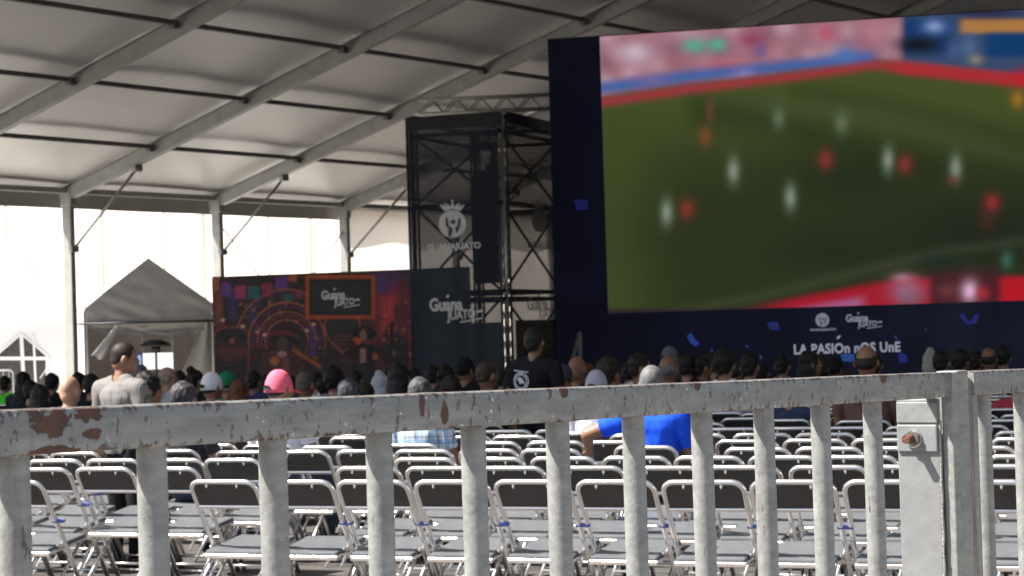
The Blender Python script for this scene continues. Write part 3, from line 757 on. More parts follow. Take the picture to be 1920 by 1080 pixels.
def crest(plane, cx, cy, r, m, md, parent, base, d, crown=True, squeeze=1.0):
    A = [circ(cx, cy, r * squeeze, 28, r)]
    if crown:
        k = r / 26.0; s = squeeze
        A += [[(cx - 20 * k * s, cy - 31 * k), (cx - 14 * k * s, cy - 24 * k), (cx, cy - 28 * k), (cx + 14 * k * s, cy - 24 * k), (cx + 20 * k * s, cy - 31 * k), (cx + 24 * k * s, cy - 37 * k), (cx + 12 * k * s, cy - 33 * k), (cx + 8 * k * s, cy - 38 * k), (cx + 4 * k * s, cy - 32 * k), (cx, cy - 42 * k), (cx - 4 * k * s, cy - 32 * k), (cx - 8 * k * s, cy - 38 * k), (cx - 12 * k * s, cy - 33 * k), (cx - 24 * k * s, cy - 37 * k)]]
        A += [circ(cx + a * k * s, cy + b * k, 2.2 * k * s, 8, 2.2 * k) for a, b in ((0, -43), (-13, -37), (13, -37))]
    unparent_shift(flat("emblem", A, plane, m, None, d), base, parent)
    k = r / 26.0; s = squeeze
    B = [[(cx - 13 * k * s, cy - 12 * k), (cx - 9 * k * s, cy - 12 * k), (cx - 6 * k * s, cy + 4 * k), (cx + 1 * k * s, cy + 8 * k), (cx - 2 * k * s, cy + 24 * k), (cx - 7 * k * s, cy + 24 * k), (cx - 7 * k * s, cy + 9 * k), (cx - 12 * k * s, cy + 3 * k)],
         [(cx + 16 * k * s, cy - 12 * k), (cx + 11 * k * s, cy - 9 * k), (cx + 10 * k * s, cy + 3 * k), (cx + 5 * k * s, cy + 8 * k), (cx + 8 * k * s, cy + 18 * k), (cx + 13 * k * s, cy + 8 * k), (cx + 15 * k * s, cy - 2 * k)],
         circ(cx + 1.5 * k * s, cy - 4 * k, 5 * k * s, 10, 4 * k)]
    unparent_shift(flat("emblem_figure", B, plane, md, None, d + 0.006), base, parent)
crest(LP, 1542, 600, 13, m_gl1, emit("dim figure", (58, 62, 84)), led, LP.o, 0.008, False)
unparent_shift(letter("GUANAJUATO", LP, 1519, 615, 1568, 622, m_gl1, None, 0.008, 0.05), LP.o, led)
word_logo(LP, 1586, 588, 1654, 617, m_gl1, led, LP.o, 0.008)
unparent_shift(letter("LA PASIOn nOS UnE", LP, 1489, 640, 1688, 665, m_gl2, None, 0.009, 0.03, 0.0, 0.0, 1.05), LP.o, led)
led_flat("accent", [[(1568, 634), (1573, 629), (1577, 629), (1572, 636)]], m_gl2)
for pts, col in (([(1288, 630), (1296, 624), (1302, 634), (1312, 644), (1304, 650), (1294, 642)], (40, 66, 150)), ([(1438, 604), (1458, 603), (1462, 620), (1444, 618)], (30, 46, 116)),
                 ([(1076, 374), (1104, 376), (1102, 392), (1082, 394)], (22, 26, 92)), ([(1798, 590), (1808, 588), (1812, 600), (1822, 602), (1826, 590), (1836, 590), (1830, 606), (1812, 608)], (38, 42, 130)),
                 ([(1576, 664), (1602, 664), (1602, 678), (1580, 677)], (44, 84, 150)), ([(1684, 661), (1698, 664), (1702, 678), (1686, 680)], (30, 42, 128)), ([(1676, 628), (1682, 632), (1684, 638), (1678, 634)], (36, 62, 130)),
                 ([(1396, 648), (1404, 648), (1402, 652)], (40, 70, 150)), ([(1424, 664), (1430, 672), (1426, 672)], (70, 110, 160)), ([(1732, 614), (1738, 614), (1736, 622)], (34, 40, 84)), ([(1332, 654), (1338, 656), (1334, 660)], (40, 76, 130))):
    led_flat("confetti", [pts], emit("blue confetti", tuple(int(v * 0.8) for v in col)))
# support struts at the foot of the screen
m_grey = mat("grey steel strut", (0.22, 0.22, 0.22), 0.5, 0.4, var=0.15)
sp0 = at(1086, 640, 41.6)
sf = thing("strut_frame", "grey triangular steel strut at the foot of the LED wall", "support", (sp0.x, sp0.y, 0))
a, b, c_ = at(1087, 622, 41.6), at(1062, 680, 41.4), at(1088, 690, 41.6)
bm = bmesh.new(); beam(bm, Vector((b.x - 0.2, b.y, 0)) - Vector((sp0.x, sp0.y, 0)), a - Vector((sp0.x, sp0.y, 0)), 0.06, 0.06); obj("brace", bm, m_grey, sf)
bm = bmesh.new(); beam(bm, (c_.x - sp0.x, c_.y - sp0.y, 0), a - Vector((sp0.x, sp0.y, 0.02)), 0.07, 0.07, Vector((1, 0, 0))); obj("upright", bm, m_grey, sf)

# ------------------------------------------------------------------ speaker tower
TA = 21.0
TO = at(948, 620, 40.8); TO.z = 0
LFp = Plane(TO, TA)                                   # left (front) face: u negative runs left
RFp = Plane(TO, TA - 90.0)                            # right face
tu, tn = LFp.u, -LFp.n                                # right and backwards
TH, TWd, TDp = 5.85, 1.86, 3.3
tow = thing("scaffold_tower", "dark truss tower wrapped in see-through printed banners beside the screen", "tower", tuple(TO))
m_truss = mat("black truss", (0.012, 0.012, 0.014), 0.5, 0.2, var=0.2)
m_chrome2 = mat("bright truss", (0.62, 0.62, 0.60), 0.3, 0.9, var=0.1)
def tw(u, d, z): return tu * u + tn * d + Vector((0, 0, z))
for u, d, m in ((0, 0.06, m_chrome2), (-TWd, 0, m_truss), (0, TDp, m_truss), (-TWd, TDp, m_truss)):
    bm = bmesh.new(); q = 0.09
    cs = [(u - q, d + 0.02), (u + q - 0.06, d + 0.02), (u - q, d + 0.2), (u + q - 0.06, d + 0.2)]
    for cu, cd in cs: tube(bm, [tw(cu, cd, 0), tw(cu, cd, TH)], 0.026, 8)
    z = 0.15 if m is m_chrome2 else TH
    while z < TH - 0.3:
        for i, j in ((0, 1), (1, 3), (3, 2), (2, 0)):
            tube(bm, [tw(*cs[i], z), tw(*cs[j], z + 0.28)], 0.011, 5, False)
        z += 0.28
    obj("truss_leg", bm, m, tow)
for z in (TH - 0.08, TH - 0.36, 4.12, 2.42, 2.28, 0.6):
    for a, b in (((-TWd, 0), (0, 0)), ((0, 0), (0, TDp)), ((0, TDp), (-TWd, TDp)), ((-TWd, TDp), (-TWd, 0))):
        bm = bmesh.new(); tube(bm, [tw(a[0], a[1] + 0.06, z), tw(b[0], b[1] + 0.06, z)], 0.04 if z > 5 else 0.034, 8); obj("ledger", bm, m_truss, tow)
for z0, z1 in ((4.12, TH - 0.36), (2.42, 4.12), (0.6, 2.28)):
    for a, b in (((-TWd, 0.1), (-0.1, 0.1)), ((-0.03, 0.1), (-0.03, TDp))):
        n = 1
        for i in range(n):
            p = [a[j] + (b[j] - a[j]) * i / n for j in (0, 1)]; q = [a[j] + (b[j] - a[j]) * (i + 1) / n for j in (0, 1)]
            for f, g_ in ((z0, z1), (z1, z0)):
                bm = bmesh.new(); tube(bm, [tw(p[0], p[1], f), tw(q[0], q[1], g_)], 0.026, 6); obj("brace", bm, m_truss, tow)
m_scrL = fabric("navy mesh banner", (0.020, 0.024, 0.045), 0.0, 0.8, 0.1, 3, see=0.10)
m_scrR = fabric("open mesh banner", (0.045, 0.043, 0.045), 0.0, 0.8, 0.1, 3, see=0.115)
m_scrD = fabric("solid navy banner", (0.016, 0.030, 0.058), 0.0, 0.7, 0.2, 3, see=0.02)
o_ = sheet("mesh_banner", lambda a, b: tw(-TWd - 0.05 + a * (TWd + 0.02), -0.05 + 0.02 * math.sin(a * 7), 0.1 + b * (TH - 0.1)), 12, 20, m_scrL, tow)
o_ = sheet("mesh_banner", lambda a, b: tw(0.12 + 0.01 * math.sin(a * 9), -0.03 + a * (TDp - 0.02), 0.1 + b * (TH - 0.15)), 12, 20, m_scrR, tow)
_, zs = LFp.uv(840, 502)
o_ = sheet("backing_banner", lambda a, b: tw(-TWd - 0.045 + a * (TWd - 0.62), -0.088, 0.1 + b * (zs - 0.1)), 6, 6, m_scrD, tow)
_, zs2 = RFp.uv(1000, 640)
zs2 = 1.72
o_ = sheet("backing_banner", lambda a, b: tw(-0.665 + a * 0.64, -0.086, 0.1 + b * zs2), 6, 6, m_scrD, tow)
o_ = sheet("backing_banner", lambda a, b: tw(0.05, 0.4 + a * (TDp - 0.5), 0.1 + b * 1.75), 6, 6, m_scrD, tow)
bm = bmesh.new(); prism(bm, [(-TWd - 0.06, TH - 0.26), (0.06, TH - 0.26), (0.06, TH), (-TWd - 0.06, TH)], lambda u, v, d: tw(u, d, v), -0.085, -0.07); obj("top_band", bm, m_truss, tow)
bm = bmesh.new(); prism(bm, [(0.0, TH - 0.22), (TDp, TH - 0.22), (TDp, TH), (0.0, TH)], lambda u, v, d: tw(d, u, v), 0.14, 0.155); obj("top_band", bm, m_truss, tow)
m_lgL = mat("grey banner print", (0.84, 0.84, 0.86), 0.7, var=0.1)
m_lgF = mat("dark banner figure", (0.10, 0.10, 0.12), 0.7, var=0.1)
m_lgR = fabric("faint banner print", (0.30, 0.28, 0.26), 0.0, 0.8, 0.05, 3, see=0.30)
LG = Plane(TO - tn * 0.11, TA)
crest(LG, 849, 420, 26, m_lgL, m_lgF, tow, TO, 0.02)
unparent_shift(letter("GUANAJUATO", LG, 801, 453, 902, 474, m_lgL, None, 0.02, 0.05), TO, tow)
word_logo(LG, 806, 557, 906, 606, m_lgL, tow, TO, 0.02)
RG = Plane(TO + tu * 0.14, TA - 90.0)
RG.u = tn.copy(); RG.n = tu.copy()
crest(RG, 1008, 412, 23, m_lgR, m_lgR, tow, TO, 0.03, True, 0.6)
unparent_shift(letter("GUANAJUATO", RG, 986, 455, 1036, 470, m_lgR, None, 0.03, 0.05), TO, tow)
word_logo(RG, 986, 556, 1048, 604, m_lgR, tow, TO, 0.03)
# box truss carried across the back of the tower
bt0 = at(785, 213, 44.6)
tb = thing("box_truss", "silver box truss spanning behind the top of the tower", "truss", tuple(bt0))
e = at(1180, 176, 44.0) - bt0; e.z = 0.0
ed = e.normalized(); sd = Vector((-ed.y, ed.x, 0)); Ln = e.length
m_truss3 = mat("weathered truss", (0.26, 0.25, 0.22), 0.4, 0.6, var=0.15)
corners = [(0, 0), (0.29, 0), (0, 0.29), (0.29, 0.29)]
bm = bmesh.new()
for s_, z_ in corners: tube(bm, [sd * s_ + Vector((0, 0, z_)), ed * Ln + sd * s_ + Vector((0, 0, z_))], 0.027, 8)
obj("chord", bm, m_truss3, tb)
bm = bmesh.new(); n = int(Ln / 0.25)
for i in range(n):
    a, b = ed * (Ln * i / n), ed * (Ln * (i + 1) / n); f = i % 2
    for s_ in (0, 0.29): tube(bm, [a + sd * s_ + Vector((0, 0, 0.29 * f)), b + sd * s_ + Vector((0, 0, 0.29 * (1 - f)))], 0.013, 5, False)
    for z_ in (0, 0.29): tube(bm, [a + sd * 0.29 * f + Vector((0, 0, z_)), b + sd * 0.29 * (1 - f) + Vector((0, 0, z_))], 0.013, 5, False)
obj("lacing", bm, m_truss3, tb)
# hanging line array of speakers with its chain hoist
m_spk = mat("black speaker", (0.010, 0.010, 0.016), 0.55, var=0.2)
sp_top = at(920, 320, 42.3)
arr = thing("speaker_array", "black line array of stacked speakers hanging inside the tower", "speaker", (sp_top.x, sp_top.y, 0), math.radians(-TA))
zt = at(920, 330, 42.3).z; zbm = at(920, 528, 42.3).z
nb = 9; hh = (zt - zbm) / nb
for i in range(nb):
    bm = bmesh.new()
    lean = 0.10 * (i / nb) ** 2
    box(bm, (-0.02 - 0.0 * i, lean - 0.1, zt - hh * (i + 0.5)), (0.62 if i > 0 else 0.5, 0.42, hh * 0.94), Matrix.Rotation(0.03 * i, 3, 'X'), 0.015, 1)
    obj("speaker_cabinet", bm, m_spk, arr)
bm = bmesh.new()
for i, (x_, w_) in enumerate(((0.07, 0.42), (0.13, 0.28), (0.19, 0.16))):
    box(bm, (x_, -0.1, zt + 0.055 + 0.11 * i), (w_, 0.4, 0.105))
obj("bumper_frame", bm, m_spk, arr)
hz = at(917, 290, 42.3)
ho = thing("chain_hoist", "black chain hoist above the hanging speaker array", "hoist", (hz.x, hz.y, 0), math.radians(-TA))
z0 = at(917, 280, 42.3).z
bm = bmesh.new(); ellipsoid(bm, (-0.02, 0, z0 + 0.06), (0.2, 0.11, 0.10), 2); box(bm, (0.08, 0, z0 - 0.08), (0.1, 0.1, 0.18), None, 0.02, 1); obj("motor", bm, m_spk, ho)
bm = bmesh.new(); tube(bm, [(-0.02, 0, z0 + 0.1), (-0.02, 0, TH - 0.05)], 0.014, 6); tube(bm, [(0.06, 0, z0 - 0.1), (0.08, 0, zt + 0.35)], 0.012, 6); obj("chain", bm, m_steel, ho)

# ================================================================== NEAR STEEL BARRIERS
RA = at(28, 768, 3.3); RB = at(1635, 703, 5.70)
RAIL_H, RAIL_D = 0.070, 0.080
rd = (RB - RA); L10 = rd.length; rd.normalize()
flatd = Vector((rd.x, rd.y, 0)).normalized()
RN = Vector((flatd.y, -flatd.x, 0))                    # face turned to the camera
RM = Matrix((flatd, -RN, Vector((0, 0, 1)))).transposed()
slope = rd.z / math.hypot(rd.x, rd.y)
LH = math.hypot((RB - RA).x, (RB - RA).y)
step = LH / 10
# chipped spots on the rail, in its own x (along) and z
PATCHES = [(x_ + 0.45, a_, b_, c_) for x_, a_, b_, c_ in ((0.035, 0.060, 0.014, 0.028), (0.115, 0.045, 0.022, 0.018), (0.130, 0.028, -0.006, 0.013), (0.055, 0.062, -0.030, 0.010), (0.97, 0.012, 0.012, 0.03), (1.04, 0.014, -0.002, 0.03), (1.45, 0.02, 0.026, 0.016), (1.99, 0.018, 0.028, 0.02), (2.95, 0.03, 0.03, 0.03))]
m_rail = barrier_paint("chipped grey rail paint", True)
m_bar = barrier_paint("grey baluster paint", False, 1.12)
m_weld = mat("weld bead", (0.33, 0.31, 0.28), 0.5, 0.2, var=0.3, vscale=60, bump=0.6, bscale=120)
base = Vector((RA.x, RA.y, 0)) - flatd * 0.006
def rl(s): return base + flatd * s
m_bounce_pave = mat("light stone walkway", (0.27, 0.25, 0.23), 0.85, var=0.15, vscale=1.5, bump=0.2, bscale=12)
bm = bmesh.new()  # unseen light ground added to throw warm bounce onto the rail
bm.faces.new([bm.verts.new(tuple(p.xy) + (0.004,)) for p in (base - flatd * 9 + RN * 0.2, base - flatd * 9 + RN * 16, base + flatd * 16 + RN * 16, base + flatd * 16 + RN * 0.2)])
if bm.faces[:][0].normal.z < 0: bmesh.ops.reverse_faces(bm, faces=bm.faces[:])
bm.normal_update()
tag(obj("bounce_paving", bm, m_bounce_pave), kind="structure")
def barrier(name, label, s0, s1, bars, ends):
    o = thing(name, label, "barrier", tuple(rl(s0)), math.atan2(flatd.y, flatd.x), "grey steel barriers along the front")
    zt = RA.z + slope * s0
    def lz(s): return slope * (s - s0)
    # top rail: rounded box tube lying along the local x axis
    bm = bmesh.new(); n = 60; prof = []
    r = 0.006
    for cx, cz, a0 in ((RAIL_D / 2 - r, RAIL_H / 2 - r, 0), (-RAIL_D / 2 + r, RAIL_H / 2 - r, 90), (-RAIL_D / 2 + r, -RAIL_H / 2 + r, 180), (RAIL_D / 2 - r, -RAIL_H / 2 + r, 270)):
        for k in range(5):
            a = math.radians(a0 + 22.5 * k); prof.append((cx + r * math.cos(a), cz + r * math.sin(a)))
    rings = []
    for i in range(n + 1):
        s = s0 + (s1 - s0) * i / n; x = s - s0
        rings.append([bm.verts.new((x, y + 0.0006 * mnoise.noise(Vector((x * 9, y * 30, z * 30))), z + 0.0009 * mnoise.noise(Vector((x * 7, 3, z * 20))))) for y, z in prof])
    for a, b in zip(rings, rings[1:]):
        m_ = len(prof)
        for k in range(m_): bm.faces.new((a[k], b[k], b[(k + 1) % m_], a[(k + 1) % m_])).smooth = True
    bm.faces.new(rings[0]); bm.faces.new(list(reversed(rings[-1]))); bmesh.ops.recalc_face_normals(bm, faces=bm.faces[:])
    ra = obj("top_rail", bm, m_rail, o); ra.location = (0, 0, zt - RAIL_H / 2); ra.rotation_euler = (0, -math.atan(slope), 0)
    bm = bmesh.new(); box(bm, ((s1 - s0) / 2, 0, 0), (s1 - s0, 0.05, 0.05), None, 0.006, 2)
    br = obj("bottom_rail", bm, m_rail, o); br.location = (0, 0, 0.16)
    for s in bars:
        h = zt + lz(s) - RAIL_H + 0.003
        bm = bmesh.new(); seg = 28; rr = []
        for i in range(25):
            z = 0.186 + (h - 0.186) * i / 24
            rr.append([bm.verts.new(((0.0255 + 0.0005 * mnoise.noise(Vector((math.cos(2 * math.pi * k / seg), math.sin(2 * math.pi * k / seg), z * 8 + s * 5)))) * math.cos(2 * math.pi * k / seg), 0.0255 * math.sin(2 * math.pi * k / seg), z)) for k in range(seg)])
        for a, b in zip(rr, rr[1:]):
            for k in range(seg): bm.faces.new((a[k], a[(k + 1) % seg], b[(k + 1) % seg], b[k])).smooth = True
        ob = obj("baluster", bm, m_bar, o); ob.location = (s - s0, 0, 0)
        bm = bmesh.new()
        pts = [(0.0275 * math.cos(t), 0.0275 * math.sin(t), h + 0.0015 * math.sin(9 * t + s)) for t in np.linspace(0, 2 * math.pi, 30)]
        tube(bm, pts, [0.004 + 0.0015 * math.sin(7 * i + s * 3) for i in range(30)], 6)
        w_ = obj("weld", bm, m_weld, ob)
    return o, zt, lz
END = LH + 0.425
bars = [step * i for i in range(-1, 11)]
b1, zt1, lz1 = barrier("steel_barrier", "long chipped grey steel barrier with round balusters and rust patches", -0.45, END, bars, True)
zE = RA.z + slope * END
# end frame post of the first barrier: flat bar, wide plate turned along the rail, clamp band and rusty bolt
s0 = -0.45
def ep(name, x, y, z0, z1, dx, dy, m, parent=b1, bev=0.004):
    bm = bmesh.new(); box(bm, (0, 0, (z0 + z1) / 2), (dx, dy, z1 - z0), None, bev, 2); o = obj(name, bm, m, parent); o.location = (x, y, 0); return o
xe = END - s0
post = ep("end_post", xe + 0.024, -0.022, 0.0, zE - 0.001, 0.046, 0.034, m_bar)
m_plate = mat("pale painted plate", (0.205, 0.21, 0.21), 0.45, var=0.10, vscale=9, bump=0.2, bscale=25)
PLx = xe - 0.012
plate = ep("end_plate", PLx + 0.004, 0.062, 0.0, zE - RAIL_H - 0.004, 0.012, 0.130, m_plate)
zc = at(1722, 826, 5.95).z
band = ep("clamp_plate", PLx - 0.007, 0.063, zc - 0.039, zc + 0.039, 0.008, 0.124, m_plate)
ep("cover_plate", PLx - 0.005, 0.062, zc + 0.042, zE - RAIL_H - 0.012, 0.006, 0.127, m_plate)
m_rusty = mat("rusty bolt", (0.13, 0.055, 0.03), 0.8, 0.2, var=0.5, vscale=60, bump=0.6, bscale=90)
m_nut = mat("greasy nut", (0.20, 0.19, 0.17), 0.5, 0.6, var=0.4, vscale=40)
bm = bmesh.new(); tube(bm, [(0, 0, 0), (-0.052, 0, 0)], 0.0125, 14); bt = obj("bolt", bm, m_rusty, b1); bt.location = (PLx - 0.011, 0.072, zc)
bm = bmesh.new(); tube(bm, [(0, 0, 0), (-0.018, 0, 0)], 0.023, 6); obj("nut", bm, m_nut, bt)
bm = bmesh.new(); tube(bm, [(0.0, 0, 0), (-0.004, 0, 0)], 0.027, 18); obj("washer", bm, m_chrome2, bt)
bm = bmesh.new()
tube(bm, [(PLx + 0.002, -0.003 + 0.0012 * math.sin(i * 1.3), 0.2 + i * 0.02) for i in range(int((zE - 0.3) / 0.02))], [0.0045 + 0.0016 * mnoise.noise(Vector((i * 0.6, 0, 0))) for i in range(int((zE - 0.3) / 0.02))], 6)
obj("weld", bm, m_weld, b1)
# middle post that joins both barriers
pm = END + 0.090
jp = thing("joint_post", "square grey steel post standing between the two barriers", "post", tuple(rl(pm)), math.atan2(flatd.y, flatd.x))
bm = bmesh.new(); box(bm, (0, 0, (zE + 0.002) / 2), (0.076, 0.07, zE + 0.002), None, 0.006, 2); obj("post_tube", bm, m_bar, jp)
m_strip = mat("rust streaked strip", (0.27, 0.19, 0.15), 0.6, var=0.55, vscale=22, bump=0.4, bscale=60, stretch=(1, 1, 0.3))
bm = bmesh.new(); box(bm, (0.0505, 0.0, zE / 2 - 0.01), (0.022, 0.064, zE - 0.02), None, 0.004, 1); obj("weld_strip", bm, m_strip, jp)
b2, zt2, lz2 = barrier("steel_barrier", "second grey steel barrier starting right of the joint post", END + 0.152, END + 2.6, [END + 0.152 + 0.145 + step * i for i in range(8)], True)
ep("end_post", 0.02, 0, 0.0, RA.z + slope * (END + 0.152) - 0.001, 0.038, 0.066, m_bar, b2)

# ================================================================== FOLDING CHAIRS
CF = math.radians(23.0)
cr = Vector((math.cos(CF), -math.sin(CF), 0)); cfw = Vector((math.sin(CF), math.cos(CF), 0))
m_chr = mat("chromed tube", (0.90, 0.885, 0.87), 0.22, 0.9, var=0.06, vscale=20)
m_vin = mat("dark grey vinyl", (0.046, 0.042, 0.040), 0.5, var=0.2, vscale=8, bump=0.05)
m_seat = mat("grey vinyl seat", (0.115, 0.122, 0.132), 0.38, var=0.15, vscale=8, bump=0.05)
m_flange = mat("polished flange", (0.90, 0.82, 0.77), 0.30, 0.82, var=0.06, vscale=14)
m_tie = mat("blue cable tie", (0.07, 0.10, 0.36), 0.4, var=0.1)
sdir = Vector((0, -0.514, 0.857)); FY = 0.23
def sl_(x, w_, d=0.0): return Vector((x, FY, 0.0)) + sdir * w_ + Vector((0, 0.857, 0.514)) * d
chair = thing("folding_chair", "folding chair", "chair", group="folding chairs set out in rows")
bm = bmesh.new()
R_ = 0.06; HW = 0.213; WT = 0.933
path = [sl_(-HW, 0), sl_(-HW, 0.4)] + [sl_(-HW + R_ - R_ * math.cos(a), WT - R_ + R_ * math.sin(a)) for a in np.linspace(0, math.pi / 2, 6)] + [sl_(HW - R_ + R_ * math.sin(a), WT - R_ + R_ * math.cos(a)) for a in np.linspace(0, math.pi / 2, 6)] + [sl_(HW, 0.4), sl_(HW, 0)]
tube(bm, path, 0.0150, 8); tube(bm, [sl_(-HW, 0.13), sl_(HW, 0.13)], 0.009, 6)
obj("frame", bm, m_chr, chair)
def outline(hw, w0, w1, r):
    pts = [(-hw, w0), (hw, w0)]
    pts += [(hw - r + r * math.cos(a), w1 - r + r * math.sin(a)) for a in np.linspace(0, math.pi / 2, 5)]
    pts += [(-hw + r - r * math.sin(a), w1 - r + r * math.cos(a)) for a in np.linspace(0, math.pi / 2, 5)]
    return pts
bm = bmesh.new(); prism(bm, outline(0.203, 0.778, 0.922, 0.05), lambda u, v, d: sl_(u, v, d), -0.006, 0.008); obj("backrest", bm, m_vin, chair)
bm = bmesh.new(); box(bm, (0, 0, 0), (0.41, 0.03, 0.022), None, 0.005, 1)
bmesh.ops.transform(bm, matrix=Matrix.Translation(sl_(0, 0.765, -0.001)) @ Matrix.Rotation(math.radians(31), 4, 'X'), verts=bm.verts[:]); obj("back_bar", bm, m_flange, chair)
for s in (-1, 1):
    bm = bmesh.new(); ellipsoid(bm, sl_(0.1 * s, 0.912, -0.013), (0.008, 0.007, 0.014), 1); obj("bracket", bm, m_chr, chair)
SR = math.atan2(0.055, 0.39)
bm = bmesh.new(); box(bm, (0, 0, 0), (0.375, 0.39, 0.028), None, 0.011, 2)
bmesh.ops.transform(bm, matrix=Matrix.Translation((0, 0.045, 0.415)) @ Matrix.Rotation(SR, 4, 'X'), verts=bm.verts[:]); obj("seat", bm, m_seat, chair)
bm = bmesh.new(); t_ = Matrix.Translation((0, 0.045, 0.400)) @ Matrix.Rotation(SR, 4, 'X')
b2_ = bmesh.new(); box(b2_, (0, -0.197, -0.004), (0.385, 0.012, 0.026), None, 0.004, 1); bmesh.ops.transform(b2_, matrix=t_, verts=b2_.verts[:])
obj("seat_frame", b2_, m_flange, chair)
bm.free(); bm = bmesh.new()
pts = [(-0.178, -0.19, 0), (-0.19, -0.175, 0), (-0.19, 0.175, 0), (-0.17, 0.197, 0), (0.17, 0.197, 0), (0.19, 0.175, 0), (0.19, -0.175, 0), (0.178, -0.19, 0)]
tube(bm, [t_ @ Vector(p) for p in pts], 0.010, 6); obj("seat_rim", bm, m_chr, chair)
for s in (-1, 1):
    bm = bmesh.new(); tube(bm, [(0.19 * s, 0.17, 0.412), (0.19 * s, -0.27, 0.0)], 0.0105, 8); obj("leg", bm, m_chr, chair)
bm = bmesh.new(); tube(bm, [(-0.19, -0.17, 0.094), (0.19, -0.17, 0.094)], 0.009, 6); obj("crossbar", bm, m_chr, chair)
bm = bmesh.new(); box(bm, sl_(HW + 0.022, 0.655), (0.082, 0.030, 0.012), Matrix.Rotation(0.5, 3, 'X'), 0.003, 1); tie = obj("cable_tie", bm, m_tie, chair)
for s in (-1, 1):
    bm = bmesh.new(); ellipsoid(bm, (0.196 * s, -0.04, 0.412), (0.014, 0.045, 0.017), 2); obj("glint_bead", bm, m_chr, chair)  # chrome lump added on each side of the seat to catch a glint
remember(chair)
far_keep = {"frame", "backrest", "seat", "leg", "back_bar"}

ORD = ["first", "second", "third", "fourth", "fifth", "sixth", "seventh", "eighth", "ninth", "tenth", "eleventh", "twelfth", "thirteenth", "fourteenth", "fifteenth", "sixteenth", "seventeenth", "eighteenth"]
BARX = [28, 284, 513, 711, 890, 1047, 1187, 1315, 1430, 1538, 1635]
def railbot(x): return 852 - 0.0598 * x
CH0 = at(806, 899, 12.15); CH0.z = 0
# where the seated people are; the list is filled below and used for both
PEOPLE = []
exec_people = None

def seat_pos(x, ytop, D):
    p = at(x, ytop, D); return p
# (x, y of the top of the head, distance, pose, head yaw, hair, hair colour, shirt, skin, extras, label)
BLK, DBR, BRN, GRY, WHT, RED = (0.012, 0.010, 0.009), (0.022, 0.015, 0.011), (0.05, 0.030, 0.018), (0.16, 0.155, 0.15), (0.42, 0.42, 0.43), (0.11, 0.040, 0.018)
SK1, SK2, SK3 = (0.36, 0.19, 0.12), (0.27, 0.135, 0.08), (0.45, 0.26, 0.18)
NAVY, DKG, WH, BLKS = (0.025, 0.03, 0.06), (0.05, 0.05, 0.055), (0.72, 0.72, 0.76), (0.012, 0.012, 0.014)
def pp(x, y, D, pose, yaw, hair, hc, shirt, skin, label, **k):
    PEOPLE.append(dict(x=x, y=y, D=D, pose=pose, yaw=yaw, hair=hair, hc=hc, shirt=shirt, skin=skin, label=label, **k))
pp(44, 696, 27, 'seat', 0, 'long', BLK, NAVY, SK1, "person with tall black hair at the far left below the window")
pp(10, 704, 30, 'seat', 0, 'short', BLK, (0.12, 0.85, 0.05), SK1, "person in bright green vest at the left edge", lowhair=1)
pp(76, 720, 20, 'seat', 10, 'long', BLK, NAVY, SK1, "person with long black hair just left of the bald man")
pp(98, 699, 28, 'seat', 0, 'messy', BLK, BLKS, SK1, "black haired person behind the bald man's left side")
pp(130, 705, 18.5, 'seat', 0, 'bald', DBR, NAVY, SK3, "bald man in navy shirt near the tent post")
pp(148, 697, 27, 'seat', -10, 'short', BLK, BLKS, SK1, "dark haired person in black behind the bald man's right side")
pp(172, 700, 24, 'seat', 0, 'short', BLK, BLKS, SK1, "dark haired person half hidden left of the striped shirt")
pp(228, 641, 15.6, 'stand', -40, 'crew', DBR, (0.60, 0.56, 0.54), SK2, "standing man in pale striped shirt looking right", stripe=1)
pp(262, 681, 24, 'seat', 0, 'short', GRY, (0.4, 0.38, 0.34), SK1, "grey haired person behind the striped shirt holding up a phone")
pp(276, 696, 17.4, 'seat', -42, 'messy', BLK, DKG, SK2, "black haired man right of the striped shirt turned right")
pp(313, 688, 24, 'seat', -55, 'fringe', (0.25, 0.22, 0.19), (0.42, 0.44, 0.47), SK3, "fair balding man in pale grey shirt in front of the canopy tent")
pp(336, 694, 27, 'seat', 20, 'short', DBR, DKG, SK2, "dark haired person beside the fair balding man")
pp(345, 714, 16.2, 'seat', 0, 'messy', (0.05, 0.045, 0.05), DKG, SK1, "dark grey haired person left of the white cap")
pp(366, 686, 24, 'seat', -20, 'bun', BLK, BLKS, SK2, "person with black hair in a bun behind the white cap")
pp(397, 699, 20, 'seat', -20, 'cap', WH, (0.62, 0.64, 0.72), SK2, "person in white baseball cap below the mural's left edge", under=BLK)
pp(426, 697, 23, 'seat', -30, 'cap', (0.02, 0.22, 0.09), (0.02, 0.25, 0.10), SK2, "person in green cap and shirt right of the white cap", under=BLK)
pp(446, 712, 20, 'seat', 15, 'long', RED, DKG, SK2, "person with reddish brown hair between green and pink caps")
pp(476, 694, 25, 'seat', 0, 'short', DBR, (0.04, 0.05, 0.12), SK2, "dark haired person in navy left of the pink cap")
pp(523, 695, 16.5, 'seat', -20, 'cap', (0.95, 0.16, 0.24), (0.74, 0.74, 0.80), SK2, "person in bright pink cap and white shirt", under=BLK)
pp(572, 696, 20, 'seat', 0, 'crew', (0.09, 0.075, 0.06), (0.10, 0.07, 0.06), SK2, "man with cropped brown grey hair right of the pink cap")
pp(594, 697, 26, 'seat', 0, 'short', BLK, WH, SK1, "black haired person in white behind the cropped brown grey head")
pp(626, 685, 21, 'seat', 0, 'messy', BLK, (0.25, 0.2, 0.35), SK1, "person with high black hair below the mural's heart")
pp(655, 709, 18, 'seat', 0, 'messy', (0.06, 0.065, 0.075), (0.2, 0.22, 0.24), SK1, "grey haired person below the mural singer's left side")
